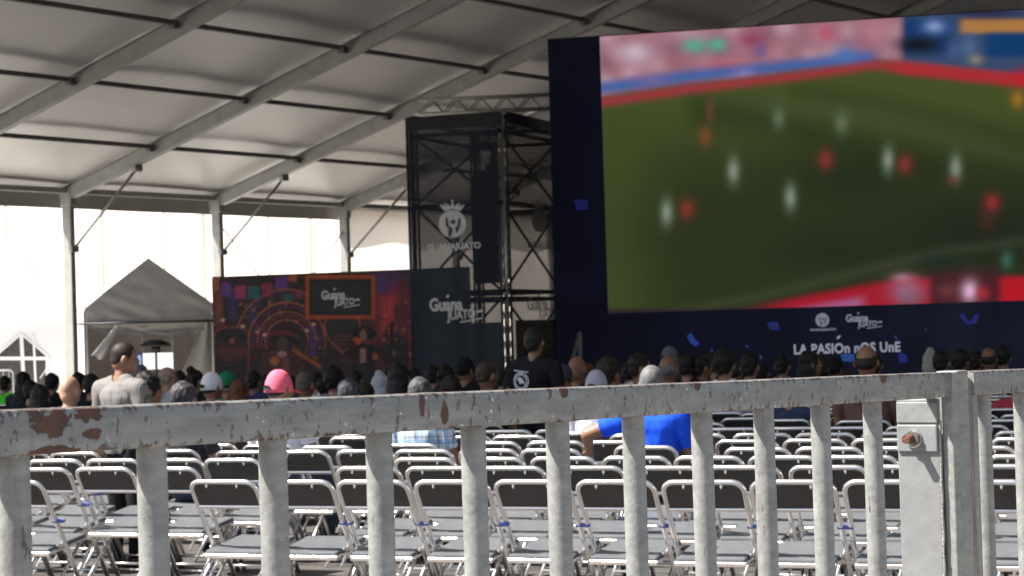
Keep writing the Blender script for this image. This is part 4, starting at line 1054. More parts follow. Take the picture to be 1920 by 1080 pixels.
pp(686, 716, 20, 'seat', 0, 'short', DBR, DKG, SK1, "low dark head below the mural singer's feet")
pp(713, 694, 22, 'seat', 0, 'hood', (0.45, 0.45, 0.47), (0.6, 0.6, 0.62), SK1, "person in a white hood below the mural's right end")
pp(748, 679, 19, 'seat', 0, 'long', BLK, BLKS, SK1, "person with big black hair right of the white hood")
pp(788, 706, 16.0, 'seat', 0, 'short', (0.06, 0.06, 0.06), (0.5, 0.6, 0.75), SK2, "grey haired man in blue and white plaid shirt", plaid=1)
pp(776, 690, 24, 'seat', 0, 'short', BLK, BLKS, SK1, "dark head just left of the tower's left corner")
pp(812, 684, 25, 'seat', 0, 'short', BLK, BLKS, SK1, "dark head below the tower's left lettering")
pp(836, 682, 24, 'seat', 0, 'messy', BLK, DKG, SK1, "tousled dark head below the middle of the tower lettering")
pp(846, 703, 19, 'seat', 0, 'messy', DBR, DKG, SK1, "dark brown head low in front of the tower")
pp(872, 670, 23, 'seat', -30, 'cap', BLKS, BLKS, SK2, "person in black cap left of the brown haired man by the tower", under=BLK)
pp(912, 676, 19, 'seat', -28, 'crew', (0.045, 0.03, 0.02), NAVY, SK2, "man with cropped brown hair in navy in front of the tower")
pp(1001, 613, 18.6, 'stand', 0, 'short', BLK, BLKS, SK2, "standing man in black shirt with round white emblem on the back", emblem=1)
pp(1056, 682, 20, 'seat', 0, 'beanie', (0.05, 0.05, 0.055), DKG, SK1, "person in dark grey beanie right of the standing black shirt")
pp(1081, 668, 20.5, 'seat', 0, 'bald', DBR, BLKS, SK2, "bald tanned man below the triangular strut")
pp(1101, 680, 23, 'seat', -20, 'long', RED, BLKS, SK1, "person with auburn hair right of the bald tanned man")
pp(1142, 668, 18.5, 'seat', -30, 'messy', DBR, (0.45, 0.03, 0.05), SK2, "dark haired person in red shirt left of the grey haired man in blue")
pp(1118, 695, 17, 'seat', 0, 'cap', (0.36, 0.36, 0.42), (0.6, 0.6, 0.66), SK1, "low pale capped head between auburn hair and red shirt", under=BLK)
pp(1199, 662, 21, 'seat', -60, 'short', DBR, (0.6, 0.6, 0.58), SK2, "dark haired person in white turned right behind the man in blue")
pp(1222, 684, 14.8, 'recline', 0, 'crew', (0.13, 0.13, 0.135), (0.012, 0.085, 0.72), SK2, "grey haired man in bright blue shirt with one arm over a chair")
pp(1256, 650, 26, 'seat', -20, 'cap', (0.17, 0.17, 0.17), DKG, SK1, "person in light grey cap farthest behind the man in blue", under=GRY)
pp(1252, 667, 20, 'seat', 0, 'fringe', GRY, DKG, SK2, "man with grey hair ring and tanned crown behind the man in blue")
pp(1288, 661, 22, 'seat', 0, 'short', BLK, BLKS, SK1, "dark head just right of the grey hair ring")
pp(1316, 664, 22, 'seat', -40, 'short', BLK, BLKS, SK2, "dark haired person turned right below the long blue confetti")
pp(1338, 660, 24, 'seat', 0, 'short', BLK, BLKS, SK1, "dark head left of the taller dark head by white collar")
pp(1358, 653, 20, 'seat', 0, 'messy', BLK, WH, SK1, "tall dark head above a white collar right of the blue confetti")
pp(1405, 661, 21, 'seat', 0, 'short', BLK, (0.6, 0.6, 0.68), SK1, "dark head above a pale lilac collar")
pp(1466, 665, 24, 'seat', 0, 'short', BLK, (0.5, 0.5, 0.48), SK1, "lone dark head left of the white slogan")
pp(1480, 708, 18.2, 'seat', 0, 'short', BLK, (0.04, 0.055, 0.11), SK1, "person in slate blue jacket seen between the ninth and tenth balusters")
pp(1518, 656, 21, 'seat', -50, 'long', BLK, (0.72, 0.55, 0.58), SK2, "dark haired woman in pink top turned right below the slogan")
pp(1537, 666, 22, 'seat', 40, 'short', DBR, DKG, SK2, "dark haired person facing the woman in pink")
pp(1565, 671, 23, 'seat', -30, 'cap', BLKS, BLKS, SK2, "person in black cap below the slogan", under=BLK)
pp(1624, 648, 17.6, 'seat', 0, 'fringe', DBR, (0.16, 0.09, 0.07), SK2, "man with bald crown and big ears in front of the slogan", ears=1)
pp(1590, 716, 21, 'seat', 0, 'short', DBR, (0.12, 0.09, 0.22), SK2, "person in purple shirt seen between the last balusters")
pp(1745, 651, 25, 'seat', 0, 'hood', (0.42, 0.40, 0.34), DKG, SK1, "person in a cream head covering above the joint post")
pp(1764, 655, 22, 'seat', 0, 'short', BLK, BLKS, SK1, "dark head in front of the cream head covering")
pp(1801, 653, 23, 'seat', -20, 'messy', DBR, DKG, SK2, "dark brown head above the joint post's right side")
pp(1829, 657, 24, 'seat', 0, 'short', BLK, BLKS, SK1, "dark head left of the balding brown head at right")
pp(1853, 652, 23, 'seat', 0, 'fringe', DBR, (0.04, 0.03, 0.03), SK2, "balding brown head near the right edge")
pp(1880, 646, 24, 'seat', 0, 'messy', BLK, BLKS, SK1, "tall black hair nearest the right edge")
pp(1905, 715, 19, 'seat', 0, 'short', DBR, (0.45, 0.05, 0.08), SK2, "person in red seen past the second barrier's baluster")
pp(500, 702, 28, 'seat', 0, 'short', BLK, DKG, SK1, "dark head behind the left edge of the pink cap")
pp(548, 704, 27, 'seat', 0, 'short', DBR, DKG, SK1, "dark head behind the right edge of the pink cap")
pp(608, 705, 25, 'seat', 0, 'messy', BLK, DKG, SK1, "dark tousled head left of the high black hair")
pp(668, 694, 27, 'seat', 0, 'short', DBR, DKG, SK1, "small dark head below the mural singer's jacket")
pp(730, 700, 26, 'seat', 0, 'short', BLK, BLKS, SK1, "small dark head between white hood and big black hair")
pp(896, 690, 26, 'seat', 0, 'short', BLK, BLKS, SK1, "dark head left of the cropped brown haired man")
pp(942, 690, 25, 'seat', 0, 'short', DBR, BLKS, SK1, "dark head between the cropped brown haired man and the black shirt")
pp(960, 700, 22, 'seat', 0, 'messy', BLK, BLKS, SK1, "black tousled head at the black shirt's left elbow")
pp(1180, 676, 24, 'seat', 0, 'short', BLK, BLKS, SK1, "dark head right of the red shirt")
pp(1380, 672, 24, 'seat', 0, 'short', DBR, DKG, SK1, "low dark head between white and lilac collars")
pp(1430, 680, 25, 'seat', 0, 'short', BLK, BLKS, SK1, "low dark head right of the lilac collar")
pp(1640, 664, 24, 'seat', 0, 'short', DBR, DKG, SK1, "dark head right of the big eared man")
pp(58, 712, 24, 'seat', 0, 'short', BLK, BLKS, SK1, "dark head between the tall and the long black hair at left")
pp(380, 705, 26, 'seat', 0, 'short', BLK, DKG, SK1, "dark head left behind the white cap")

# ------------------------------------------------------------------ chairs on the grid
spots = []
ROWS = [0.0, 1.08, 1.95, 2.8, 3.72, 4.55, 5.4, 6.25, 7.1, 7.95, 8.8, 9.65, 10.5, 11.35]
PITCHX = 0.486
for p in PEOPLE:
    g = at(p['x'], p['y'], p['D'])
    p['gx'], p['gy'], p['ztop'] = g.x, g.y, g.z
    if p['pose'] != 'stand':
        off = cfw * 0.02
    p['face'] = CF
for ri, d in enumerate(ROWS):
    jit = random.uniform(-0.12, 0.12) if ri else 0.0
    for i in range(-16, 22):
        c = CH0 + cr * (PITCHX * (i + 0.5) + jit) + cfw * (d + random.uniform(-0.025, 0.025))
        bt_ = c - cfw * 0.25 + Vector((0, 0, 0.8)); x, y = px(bt_)
        if x < -70 or x > 1990: continue
        if ri == 0 and 118 < x < 400: continue
        if ri == 1 and 352 < x < 640: continue
        if ri == 2 and 488 < x < 700: continue
        if y < railbot(x) - 30: continue
        if any(p['pose'] != 'stand' and math.hypot((c - Vector((p['gx'], p['gy'], 0))).dot(cr), (c - Vector((p['gx'], p['gy'], 0))).dot(cfw) * 0.8) < 0.44 for p in PEOPLE): continue
        if any(p['pose'] == 'stand' and math.hypot(c.x - p['gx'], c.y - p['gy']) < 0.34 for p in PEOPLE): continue
        spots.append([c, ri, x, y, random.uniform(-0.05, 0.05)])
c = at(612, 848, 15.9); c.z = 0; c += cfw * 0.25; spots.append([c, 3, *px(c - cfw * 0.25 + Vector((0, 0, 0.82))), 0.0])
def zone(x):
    for i, b in enumerate(BARX):
        wd = 29 - 1.1 * i
        if abs(x - b) < wd: return f"behind {ORD[i]} baluster"
    if x < BARX[0]: return "left of first baluster"
    for i in range(len(BARX) - 1):
        if BARX[i] < x < BARX[i + 1]: return f"in {ORD[i]} baluster gap"
    if x < 1685: return "in eleventh baluster gap"
    if x < 1775: return "behind end plate"
    if x < 1835: return "behind joint post"
    return "right of joint post"
cells = {}
for s in spots: cells.setdefault((s[1], zone(s[2])), []).append(s)
labels = {}
for (ri, z), lst in cells.items():
    lst.sort(key=lambda s: s[2])
    for j, s in enumerate(lst):
        row = "nearest row" if ri == 0 else f"{ORD[ri]} row from barrier"
        pre = "dark backed folding chair"
        if len(lst) == 1: l = f"{pre}, {row}, {z}"
        elif len(lst) == 2: l = f"{pre}, {row}, {('left', 'right')[j]} one {z}"
        else: l = f"{pre}, {row}, {ORD[j]} from left {z}"
        labels[id(s)] = l
first = True
def put_chair(c, rz, label, full=True, tie_on=True):
    global first
    if first: o = chair; first = False
    else:
        o = chair.copy(); COL.objects.link(o)
        for ch in KIDS[chair.name]:
            nm = ch.name.split('.')[0]
            if not full and nm not in far_keep: continue
            if nm == "cable_tie" and not tie_on: continue
            q = ch.copy(); COL.objects.link(q); q.parent = o
    o.location = c; o.rotation_euler = (0, 0, rz); o['label'] = label; o.scale = (1.03, 1.03, 1.03)
    return o
spots.sort(key=lambda s: (s[1], s[2]))
for s in spots:
    put_chair(s[0], -CF + s[4], labels[id(s)], s[1] < 7, s[1] < 4 and (s[1] == 0 or random.random() < 0.6))

# orange wrapper left on a seat of the nearest row
cand = [s for s in spots if s[1] == 0]
near = min(cand, key=lambda s: abs(px(s[0] + Vector((0, 0, 0.42)))[0] - 1400))
m_or = mat("orange wrapper", (0.75, 0.28, 0.04), 0.4, var=0.3, vscale=30)
bm = bmesh.new(); ellipsoid(bm, (0, 0, 0.022), (0.036, 0.024, 0.02), 3)
for v in bm.verts: v.co += v.co.normalized() * 0.022 * mnoise.noise(v.co * 60)
wr = tag(obj("wrapper", bm, m_or), "crumpled orange wrapper lying on a seat of the nearest row", "wrapper")
wr.location = near[0] + Vector((0, 0, 0.432)) + cfw * 0.06 - cr * 0.06

# ================================================================== PEOPLE
def capsule(bm, p0, r0, p1, r1, fx=1.0, seg=12):
    p0, p1 = Vector(p0), Vector(p1); d = p1 - p0; L = d.length
    z = d.normalized(); x = (Vector((1, 0, 0)) - z * z.x)
    x = x.normalized() if x.length > 1e-3 else Vector((0, 1, 0)); y = z.cross(x)
    rings = []
    for a in (-80, -55, -28, 0): rings.append((r0 * math.sin(math.radians(a)), r0 * math.cos(math.radians(a))))
    for a in (0, 28, 55, 80): rings.append((L + r1 * math.sin(math.radians(a)), r1 * math.cos(math.radians(a))))
    vs = []
    for h, r in rings: vs.append([bm.verts.new(p0 + z * h + x * (r * fx * math.cos(2 * math.pi * k / seg)) + y * (r * math.sin(2 * math.pi * k / seg))) for k in range(seg)])
    for a, b in zip(vs, vs[1:]):
        for k in range(seg): bm.faces.new((a[k], a[(k + 1) % seg], b[(k + 1) % seg], b[k]))
    bm.faces.new(list(reversed(vs[0]))); bm.faces.new(vs[-1])

def remesh(bm, voxel, smooth_it=2):
    me = bpy.data.meshes.new("source"); bm.to_mesh(me); bm.free()
    o = bpy.data.objects.new("source", me); COL.objects.link(o)
    md = o.modifiers.new("r", 'REMESH'); md.mode = 'VOXEL'; md.voxel_size = voxel; md.adaptivity = 0
    if smooth_it:
        sm_ = o.modifiers.new("s", 'SMOOTH'); sm_.iterations = smooth_it; sm_.factor = 0.5
    dg = bpy.context.evaluated_depsgraph_get()
    r = bpy.data.meshes.new_from_object(o.evaluated_get(dg))
    bpy.data.objects.remove(o); bpy.data.meshes.remove(me)
    r.polygons.foreach_set('use_smooth', [True] * len(r.polygons))
    return r
HP = {}
def build_body(pose, yaw):
    key = (pose, yaw)
    if key in HP: return HP[key]
    prims = []      # (tag, p0, r0, p1, r1, fx)
    def cap(t, p0, r0, p1, r1, fx=1.0): prims.append((t, Vector(p0), r0, Vector(p1), r1, fx))
    if pose in ('seat', 'recline'):
        hipz, sh, nk = 0.545, 0.99, 1.075
        back = -0.085
        cap('torso', (0, -0.03, hipz), 0.115, (0, back + 0.01, 0.74), 0.108, 1.45)
        cap('torso', (0, back + 0.01, 0.74), 0.108, (0, back, 0.90), 0.115, 1.5)
        cap('torso', (-0.135, back, 0.955), 0.075, (0.135, back, 0.955), 0.075)
        cap('torso', (-0.07, back, 1.0), 0.05, (0.07, back, 1.0), 0.05)
        hx, hy = 0.0, back + 0.02
        for s in (-1, 1):
            cap('leg', (0.095 * s, -0.03, 0.535), 0.092, (0.125 * s, 0.40, 0.505), 0.064)
            cap('leg', (0.125 * s, 0.40, 0.50), 0.06, (0.125 * s, 0.40, 0.10), 0.04)
            cap('foot', (0.125 * s, 0.38, 0.045), 0.042, (0.135 * s, 0.58, 0.035), 0.034)
        if pose == 'recline':
            arms = ((-1, (-0.185, back, 0.955), (-0.44, back - 0.05, 0.86), (-0.52, back + 0.18, 0.74)), (1, (0.185, back, 0.955), (0.25, 0.0, 0.68), (0.14, 0.25, 0.63)))
        else:
            arms = tuple((s, (0.185 * s, back, 0.955), (0.235 * s, -0.02, 0.69), (0.12 * s, 0.25, 0.625)) for s in (-1, 1))
    else:
        sh, nk, back = 1.40, 1.50, -0.02
        cap('torso', (0, 0, 0.92), 0.115, (0, 0.0, 1.15), 0.105, 1.45)
        cap('torso', (0, 0.0, 1.15), 0.105, (0, back, 1.32), 0.115, 1.5)
        cap('torso', (-0.14, back, 1.375), 0.075, (0.14, back, 1.375), 0.075)
        cap('torso', (-0.07, back, 1.425), 0.05, (0.07, back, 1.425), 0.05)
        hx, hy = 0.0, back + 0.03
        for s in (-1, 1):
            cap('leg', (0.09 * s, 0, 0.90), 0.092, (0.10 * s, 0.02, 0.50), 0.064)
            cap('leg', (0.10 * s, 0.02, 0.49), 0.06, (0.10 * s, -0.01, 0.10), 0.04)
            cap('foot', (0.10 * s, -0.02, 0.045), 0.042, (0.12 * s, 0.17, 0.035), 0.034)
        arms = tuple((s, (0.195 * s, back, 1.375), (0.245 * s, -0.01, 1.10), (0.22 * s, 0.10, 0.86)) for s in (-1, 1))
    cap('neck', (0, back + 0.005, nk - 0.08), 0.058, (hx, hy, nk + 0.02), 0.054)
    for s, a, b, c in arms:
        a, b, c = Vector(a), Vector(b), Vector(c)
        cap('uarm', a, 0.062, b, 0.045); cap('farm', b, 0.045, c, 0.028)
        hd = (c - b).normalized(); sd_ = Vector((0, 0, 1)).cross(hd).normalized()
        if sd_.length < 0.5: sd_ = Vector((1, 0, 0))
        dn = hd.cross(sd_)
        pc = c + hd * 0.045; cap('hand', c + hd * 0.01, 0.024, pc + hd * 0.02, 0.026, 1.0)
        for f in range(4):
            o_ = pc + sd_ * (0.026 - 0.0175 * f) + hd * 0.03; L1 = (0.036, 0.042, 0.039, 0.03)[f]
            k1 = o_ + hd * L1 + dn * 0.006; k2 = k1 + hd * (L1 * 0.55) + dn * (0.022 * 1)
            cap('hand', o_, 0.0095, k1, 0.009); cap('hand', k1, 0.009, k2, 0.008)
        th = c + hd * 0.02 + sd_ * 0.028 * (-s if pose == 'stand' else 1); cap('hand', th, 0.012, th + hd * 0.035 + sd_ * 0.018 * (-s if pose == 'stand' else 1), 0.010)
    Mh = Matrix.Translation((hx, hy, nk + 0.0)) @ Matrix.Rotation(math.radians(yaw), 4, 'Z') @ Matrix.Rotation(math.radians(-8 if pose == 'stand' and yaw else 0), 4, 'X')
    bm = bmesh.new()
    for t, p0, r0, p1, r1, fx in prims: capsule(bm, p0, r0, p1, r1, fx)
    hb = bmesh.new()
    ellipsoid(hb, (0, 0.0, 0.125), (0.076, 0.098, 0.103), 3); ellipsoid(hb, (0, 0.042, 0.055), (0.057, 0.060, 0.066), 3)
    ellipsoid(hb, (0, -0.034, 0.075), (0.063, 0.058, 0.075), 3); ellipsoid(hb, (0, 0.104, 0.088), (0.013, 0.020, 0.024), 2); ellipsoid(hb, (0, 0.095, 0.112), (0.010, 0.012, 0.022), 2)
    ellipsoid(hb, (0, 0.078, 0.128), (0.05, 0.024, 0.013), 2); ellipsoid(hb, (0, 0.092, 0.046), (0.024, 0.014, 0.010), 2); ellipsoid(hb, (0, 0.085, 0.012), (0.022, 0.018, 0.016), 2)
    for s in (-1, 1):
        ellipsoid(hb, (0.083 * s, -0.006, 0.092), (0.017, 0.024, 0.036), 2, Matrix.Rotation(0.25 * s, 3, 'Z')); ellipsoid(hb, (0.043 * s, 0.066, 0.085), (0.024, 0.022, 0.020), 2)
    bmesh.ops.transform(hb, matrix=Mh, verts=hb.verts[:])
    tmp = bpy.data.meshes.new("t"); hb.to_mesh(tmp); hb.free(); bm.from_mesh(tmp); bpy.data.meshes.remove(tmp)
    body = remesh(bm, 0.0095 if pose != 'seat' else 0.011, 2)
    n = len(body.vertices); co = np.empty(n * 3); body.vertices.foreach_get('co', co); co = co.reshape(-1, 3)
    no = np.empty(n * 3); body.vertices.foreach_get('normal', no); no = no.reshape(-1, 3)
    best = np.full(n, 9.0); tg = np.zeros(n, int); tpar = np.zeros(n)
    TAGS = ['torso', 'uarm', 'farm', 'hand', 'leg', 'foot', 'neck', 'head']
    for t, p0, r0, p1, r1, fx in prims:
        a = np.array(p0); d = np.array(p1 - p0); L2 = (d * d).sum(); k = np.clip(((co - a) @ d) / L2, 0, 1)
        df = co - (a + k[:, None] * d); df[:, 0] /= fx if t == 'torso' else 1.0
        ds = np.sqrt((df ** 2).sum(1)) - (r0 + (r1 - r0) * k)
        m_ = ds < best; best[m_] = ds[m_]; tg[m_] = TAGS.index(t); tpar[m_] = k[m_]
    hl = (co - np.array(Mh.translation)) @ np.array(Mh.to_3x3())
    tg[(hl[:, 2] > 0.0) & (np.abs(hl[:, 0]) < 0.12) & (np.linalg.norm(hl - np.array((0, 0.02, 0.1)), axis=1) < 0.17)] = 7
    polys = [tuple(p.vertices) for p in body.polygons]
    def shell(mask, off, amp, name):
        keep = [p for p in polys if mask[list(p)].all()]
        used = sorted({v for p in keep for v in p}); mp_ = {v: i for i, v in enumerate(used)}
        vs = []
        for v in used:
            c = Vector(co[v]); nn = Vector(no[v])
            w_ = amp * (mnoise.noise(c * 9) + 0.6 * mnoise.noise(Vector((c.x * 24, c.y * 24, c.z * 10 + 4))))
            vs.append(c + nn * (off + w_))
        b_ = bmesh.new(); bv = [b_.verts.new(v) for v in vs]
        for p in keep:
            try: b_.faces.new([bv[mp_[v]] for v in p])
            except ValueError: pass
        bmesh.ops.smooth_vert(b_, verts=[v for v in b_.verts if v.is_boundary], factor=0.5, use_axis_x=True, use_axis_y=True, use_axis_z=True)
        seen = set(); drop = []          # lose stray scraps, keep the garment itself
        for v0 in b_.verts:
            if v0 in seen: continue
            isl, st = [], [v0]; seen.add(v0)
            while st:
                v = st.pop(); isl.append(v)
                for e_ in v.link_edges:
                    o2 = e_.other_vert(v)
                    if o2 not in seen: seen.add(o2); st.append(o2)
            if len(isl) < 120: drop += isl
        bmesh.ops.delete(b_, geom=drop, context='VERTS')
        return me_from(b_, name, True)
    ix = {t: i for i, t in enumerate(TAGS)}
    sleeve = (tg == ix['torso']) | ((tg == ix['uarm']) & (tpar < 0.66))
    if pose == 'stand': sleeve_long = sleeve | (tg == ix['uarm']) | ((tg == ix['farm']) & (tpar < 0.9))
    zcut = (0.60 if pose != 'stand' else 0.94)
    shirt = shell(sleeve & (co[:, 2] > zcut - 0.06), 0.014, 0.008, "shirt")
    pants = shell(((tg == ix['leg']) | (tg == ix['torso'])) & ((co[:, 2] < zcut + 0.02) | (tg == ix['leg'])), 0.009, 0.004, "trousers")
    shoes = shell(tg == ix['foot'], 0.007, 0.0, "shoes")
    r = dict(body=body, shirt=shirt, trousers=pants, shoes=shoes, Mh=Mh, top=(Mh @ Vector((0, 0, 0.228))).z)
    HP[key] = r; return r

# hair and hats, in the head's own frame
def hair_mesh(kind):
    bm = bmesh.new(); amp, vox = 0.009, 0.0085
    if kind in ('short', 'long', 'bun', 'messy'):
        k = 1.08 if kind == 'messy' else 1.0
        ellipsoid(bm, (0, -0.012, 0.139), (0.088 * k, 0.103 * k, 0.103 * k), 3); ellipsoid(bm, (0, -0.05, 0.085), (0.070, 0.058, 0.075), 3)
        for s in (-1, 1): ellipsoid(bm, (0.060 * s, 0.0, 0.138), (0.025, 0.058, 0.036), 2)
        if kind == 'messy': amp = 0.012
    if kind == 'long':
        ellipsoid(bm, (0, -0.06, 0.02), (0.092, 0.062, 0.13), 3); ellipsoid(bm, (0, -0.10, -0.10), (0.10, 0.045, 0.13), 3); amp = 0.010
        for s in (-1, 1): ellipsoid(bm, (0.075 * s, -0.02, 0.04), (0.026, 0.05, 0.10), 2)
    if kind == 'bun': ellipsoid(bm, (0.01, -0.075, 0.235), (0.052, 0.05, 0.042), 3)
    if kind == 'crew':
        ellipsoid(bm, (0, -0.010, 0.135), (0.081, 0.098, 0.099), 3); ellipsoid(bm, (0, -0.05, 0.09), (0.066, 0.052, 0.062), 3); amp = 0.002
    if kind == 'fringe':
        ellipsoid(bm, (0, -0.055, 0.095), (0.072, 0.058, 0.060), 3)
        for s in (-1, 1): ellipsoid(bm, (0.060 * s, -0.015, 0.11), (0.027, 0.062, 0.046), 3)
        amp = 0.005
    me = remesh(bm, vox, 1)
    for v in me.vertices:
        c = v.co; v.co = c + v.normal * amp * (mnoise.noise(c * 24) + 0.35 * mnoise.noise(Vector((c.x * 110, c.y * 110, c.z * 30))))
    return me
HAIR = {}
def get_hair(k):
    if k not in HAIR: HAIR[k] = hair_mesh(k)
    return HAIR[k]
def dome(rx, ry, z0, rz, cut=0.0, nu=28, nv=9, seam=0.0, squash=1.0):
    bm = bmesh.new(); rings = []
    for j in range(nv):
        a = math.pi / 2 * j / nv
        rings.append([bm.verts.new((rx * math.cos(a) ** squash * math.sin(2 * math.pi * i / nu) * (1 - seam * abs(math.cos(3 * 2 * math.pi * i / nu)) ** 8), -0.006 + ry * math.cos(a) ** squash * math.cos(2 * math.pi * i / nu), z0 + rz * math.sin(a))) for i in range(nu)])
    tip = bm.verts.new((0, -0.006, z0 + rz))
    for a, b in zip(rings, rings[1:]):
        for i in range(nu): bm.faces.new((a[i], a[(i + 1) % nu], b[(i + 1) % nu], b[i]))
    for i in range(nu): bm.faces.new((rings[-1][i], rings[-1][(i + 1) % nu], tip))
    bmesh.ops.recalc_face_normals(bm, faces=bm.faces[:])
    bmesh.ops.solidify(bm, geom=bm.faces[:], thickness=0.004)
    return bm
bm = dome(0.093, 0.116, 0.082, 0.166, seam=0.03, squash=0.85)
CAP = me_from(bm, "cap", True)
bm = bmesh.new()
vs = []
for j in range(5):
    for i in range(13):
        a = math.radians(-52 + 104 * i / 12); r = 1.0 + 0.62 * j / 4 * math.cos(a * 0.9)
        vs.append(bm.verts.new((0.090 * r * math.sin(a) * (1 - 0.1 * j / 4), 0.108 * math.cos(a) * r, 0.098 - 0.035 * (math.sin(a) ** 2) * j / 4 - 0.012 * j / 4)))
for j in range(4):
    for i in range(12): bm.faces.new((vs[j * 13 + i], vs[j * 13 + i + 1], vs[(j + 1) * 13 + i + 1], vs[(j + 1) * 13 + i]))
bmesh.ops.solidify(bm, geom=bm.faces[:], thickness=0.004); VISOR = me_from(bm, "visor", True)
bm = bmesh.new()   # adjusting gap at the back of a cap
prism(bm, circ(0, 0.118, 0.036, 16, 0.020), lambda u, v, d: Vector((u, -0.128 + 0.28 * u * u / 0.09 * 0.5 + 6 * u * u + d, v)), -0.004, 0.004); CAPGAP = me_from(bm, "cap_opening")
bm = dome(0.093, 0.112, 0.080, 0.158, squash=0.7); BEANIE = me_from(bm, "beanie", True)
bm = bmesh.new(); ellipsoid(bm, (0, -0.012, 0.12), (0.10, 0.112, 0.122), 3); ellipsoid(bm, (0, -0.045, 0.02), (0.105, 0.08, 0.12), 3); ellipsoid(bm, (0, -0.03, 0.225), (0.05, 0.06, 0.05), 2)
HOOD = remesh(bm, 0.009, 2)
for v in HOOD.vertices: v.co += v.normal * 0.006 * mnoise.noise(v.co * 22)
bm = bmesh.new(); ellipsoid(bm, (0, 0, 0), (0.011, 0.011, 0.011), 2); EYE_ME = me_from(bm, "eye", True)
m_eye = mat("eye", (0.10, 0.08, 0.07), 0.2, var=0.5, vscale=60)
bm = bmesh.new(); tube(bm, [(0.058 * math.cos(a) , 0.055 * math.sin(a), 0.006 * math.sin(a)) for a in np.linspace(0.4 * math.pi + 0.5, 2.6 * math.pi - 0.5, 24)], 0.013, 8); COLLAR = me_from(bm, "collar", True)

MC = {}
def cmat(kind, col):
    k = (kind, tuple(round(c, 3) for c in col))
    if k in MC: return MC[k]
    if kind == 'skin':
        m = mat("skin", col, 0.5, var=0.12, vscale=9, bump=0.05, bscale=60); p = m.node_tree.nodes["Principled BSDF"]
        p.inputs['Subsurface Weight'].default_value = 0.12; p.inputs['Subsurface Radius'].default_value = (0.01, 0.004, 0.002)
    elif kind == 'hair': m = mat("hair", col, 0.55, var=0.3, vscale=60, bump=0.4, bscale=110, stretch=(1, 1, 0.3), spec=0.3)
    else: m = mat("cloth", col, 0.85, var=0.12, vscale=14, bump=0.25, bscale=90, spec=0.2)
    MC[k] = m; return m
def stripes(name, a, b, scale, axis):
    m, nt, p = new_mat(name); L = nt.links.new
    tc = N(nt, "ShaderNodeTexCoord"); sp = N(nt, "ShaderNodeSeparateXYZ"); L(tc.outputs['Object'], sp.inputs[0])
    f = N(nt, "ShaderNodeMath", operation='MULTIPLY'); f.inputs[1].default_value = scale; L(sp.outputs[axis], f.inputs[0])
    s_ = N(nt, "ShaderNodeMath", operation='SINE'); L(f.outputs[0], s_.inputs[0])
    r = N(nt, "ShaderNodeValToRGB"); r.color_ramp.elements[0].position = 0.45; r.color_ramp.elements[1].position = 0.8
    r.color_ramp.elements[0].color = a + (1,); r.color_ramp.elements[1].color = b + (1,); L(s_.outputs[0], r.inputs[0]); L(r.outputs[0], p.inputs['Base Color']); p.inputs['Roughness'].default_value = 0.85
    return m
def plaid():
    m, nt, p = new_mat("blue plaid"); L = nt.links.new
    tc = N(nt, "ShaderNodeTexCoord"); sp = N(nt, "ShaderNodeSeparateXYZ"); L(tc.outputs['Object'], sp.inputs[0])
    col = None
    def band(axis, scale, lo, hi):
        f = N(nt, "ShaderNodeMath", operation='MULTIPLY'); f.inputs[1].default_value = scale; L(sp.outputs[axis], f.inputs[0])
        s_ = N(nt, "ShaderNodeMath", operation='SINE'); L(f.outputs[0], s_.inputs[0])
        r = N(nt, "ShaderNodeValToRGB"); r.color_ramp.elements[0].position = lo; r.color_ramp.elements[1].position = hi; L(s_.outputs[0], r.inputs[0]); return r.outputs[0]
    cur = (0.62, 0.68, 0.74, 1)
    for axis, sc, lo, hi, c, k in ((0, 62, 0.4, 0.6, (0.22, 0.42, 0.66, 1), 0.7), (2, 62, 0.4, 0.6, (0.22, 0.42, 0.66, 1), 0.7), (0, 62 * 2, 0.9, 0.97, (0.06, 0.10, 0.2, 1), 0.7), (2, 62 * 2, 0.9, 0.97, (0.06, 0.10, 0.2, 1), 0.7)):
        f = N(nt, "ShaderNodeMath", operation='MULTIPLY'); f.inputs[1].default_value = k; L(band(axis, sc, lo, hi), f.inputs[0])
        x = N(nt, "ShaderNodeMix", data_type='RGBA'); L(f.outputs[0], x.inputs[0])
        if isinstance(cur, tuple): x.inputs[6].default_value = cur
        else: L(cur, x.inputs[6])
        x.inputs[7].default_value = c; cur = x.outputs[2]
    L(cur, p.inputs['Base Color']); p.inputs['Roughness'].default_value = 0.85
    return m
m_plaid = plaid(); m_strp = stripes("shaded striped cloth", (0.215, 0.20, 0.19), (0.105, 0.097, 0.092), 300, 0)  # shade over the standing man is put into the darker stripe colours
m_wprint = mat("white shirt print", (0.6, 0.6, 0.64), 0.8, var=0.1)
m_dim = mat("dark shirt print", (0.02, 0.02, 0.024), 0.8, var=0.1)  # dark letter marks round the emblem ring
JEAN = (0.045, 0.06, 0.10)
def part(name, me, m, parent, M=None):
    o = bpy.data.objects.new(name, me); COL.objects.link(o); o.parent = parent
    if len(me.materials) == 0: me.materials.append(m)
    o.material_slots[0].link = 'OBJECT'; o.material_slots[0].material = m
    if M is not None: o.matrix_local = M
    return o
yaws_std = [0, -20, -40, -55, 20, 40]
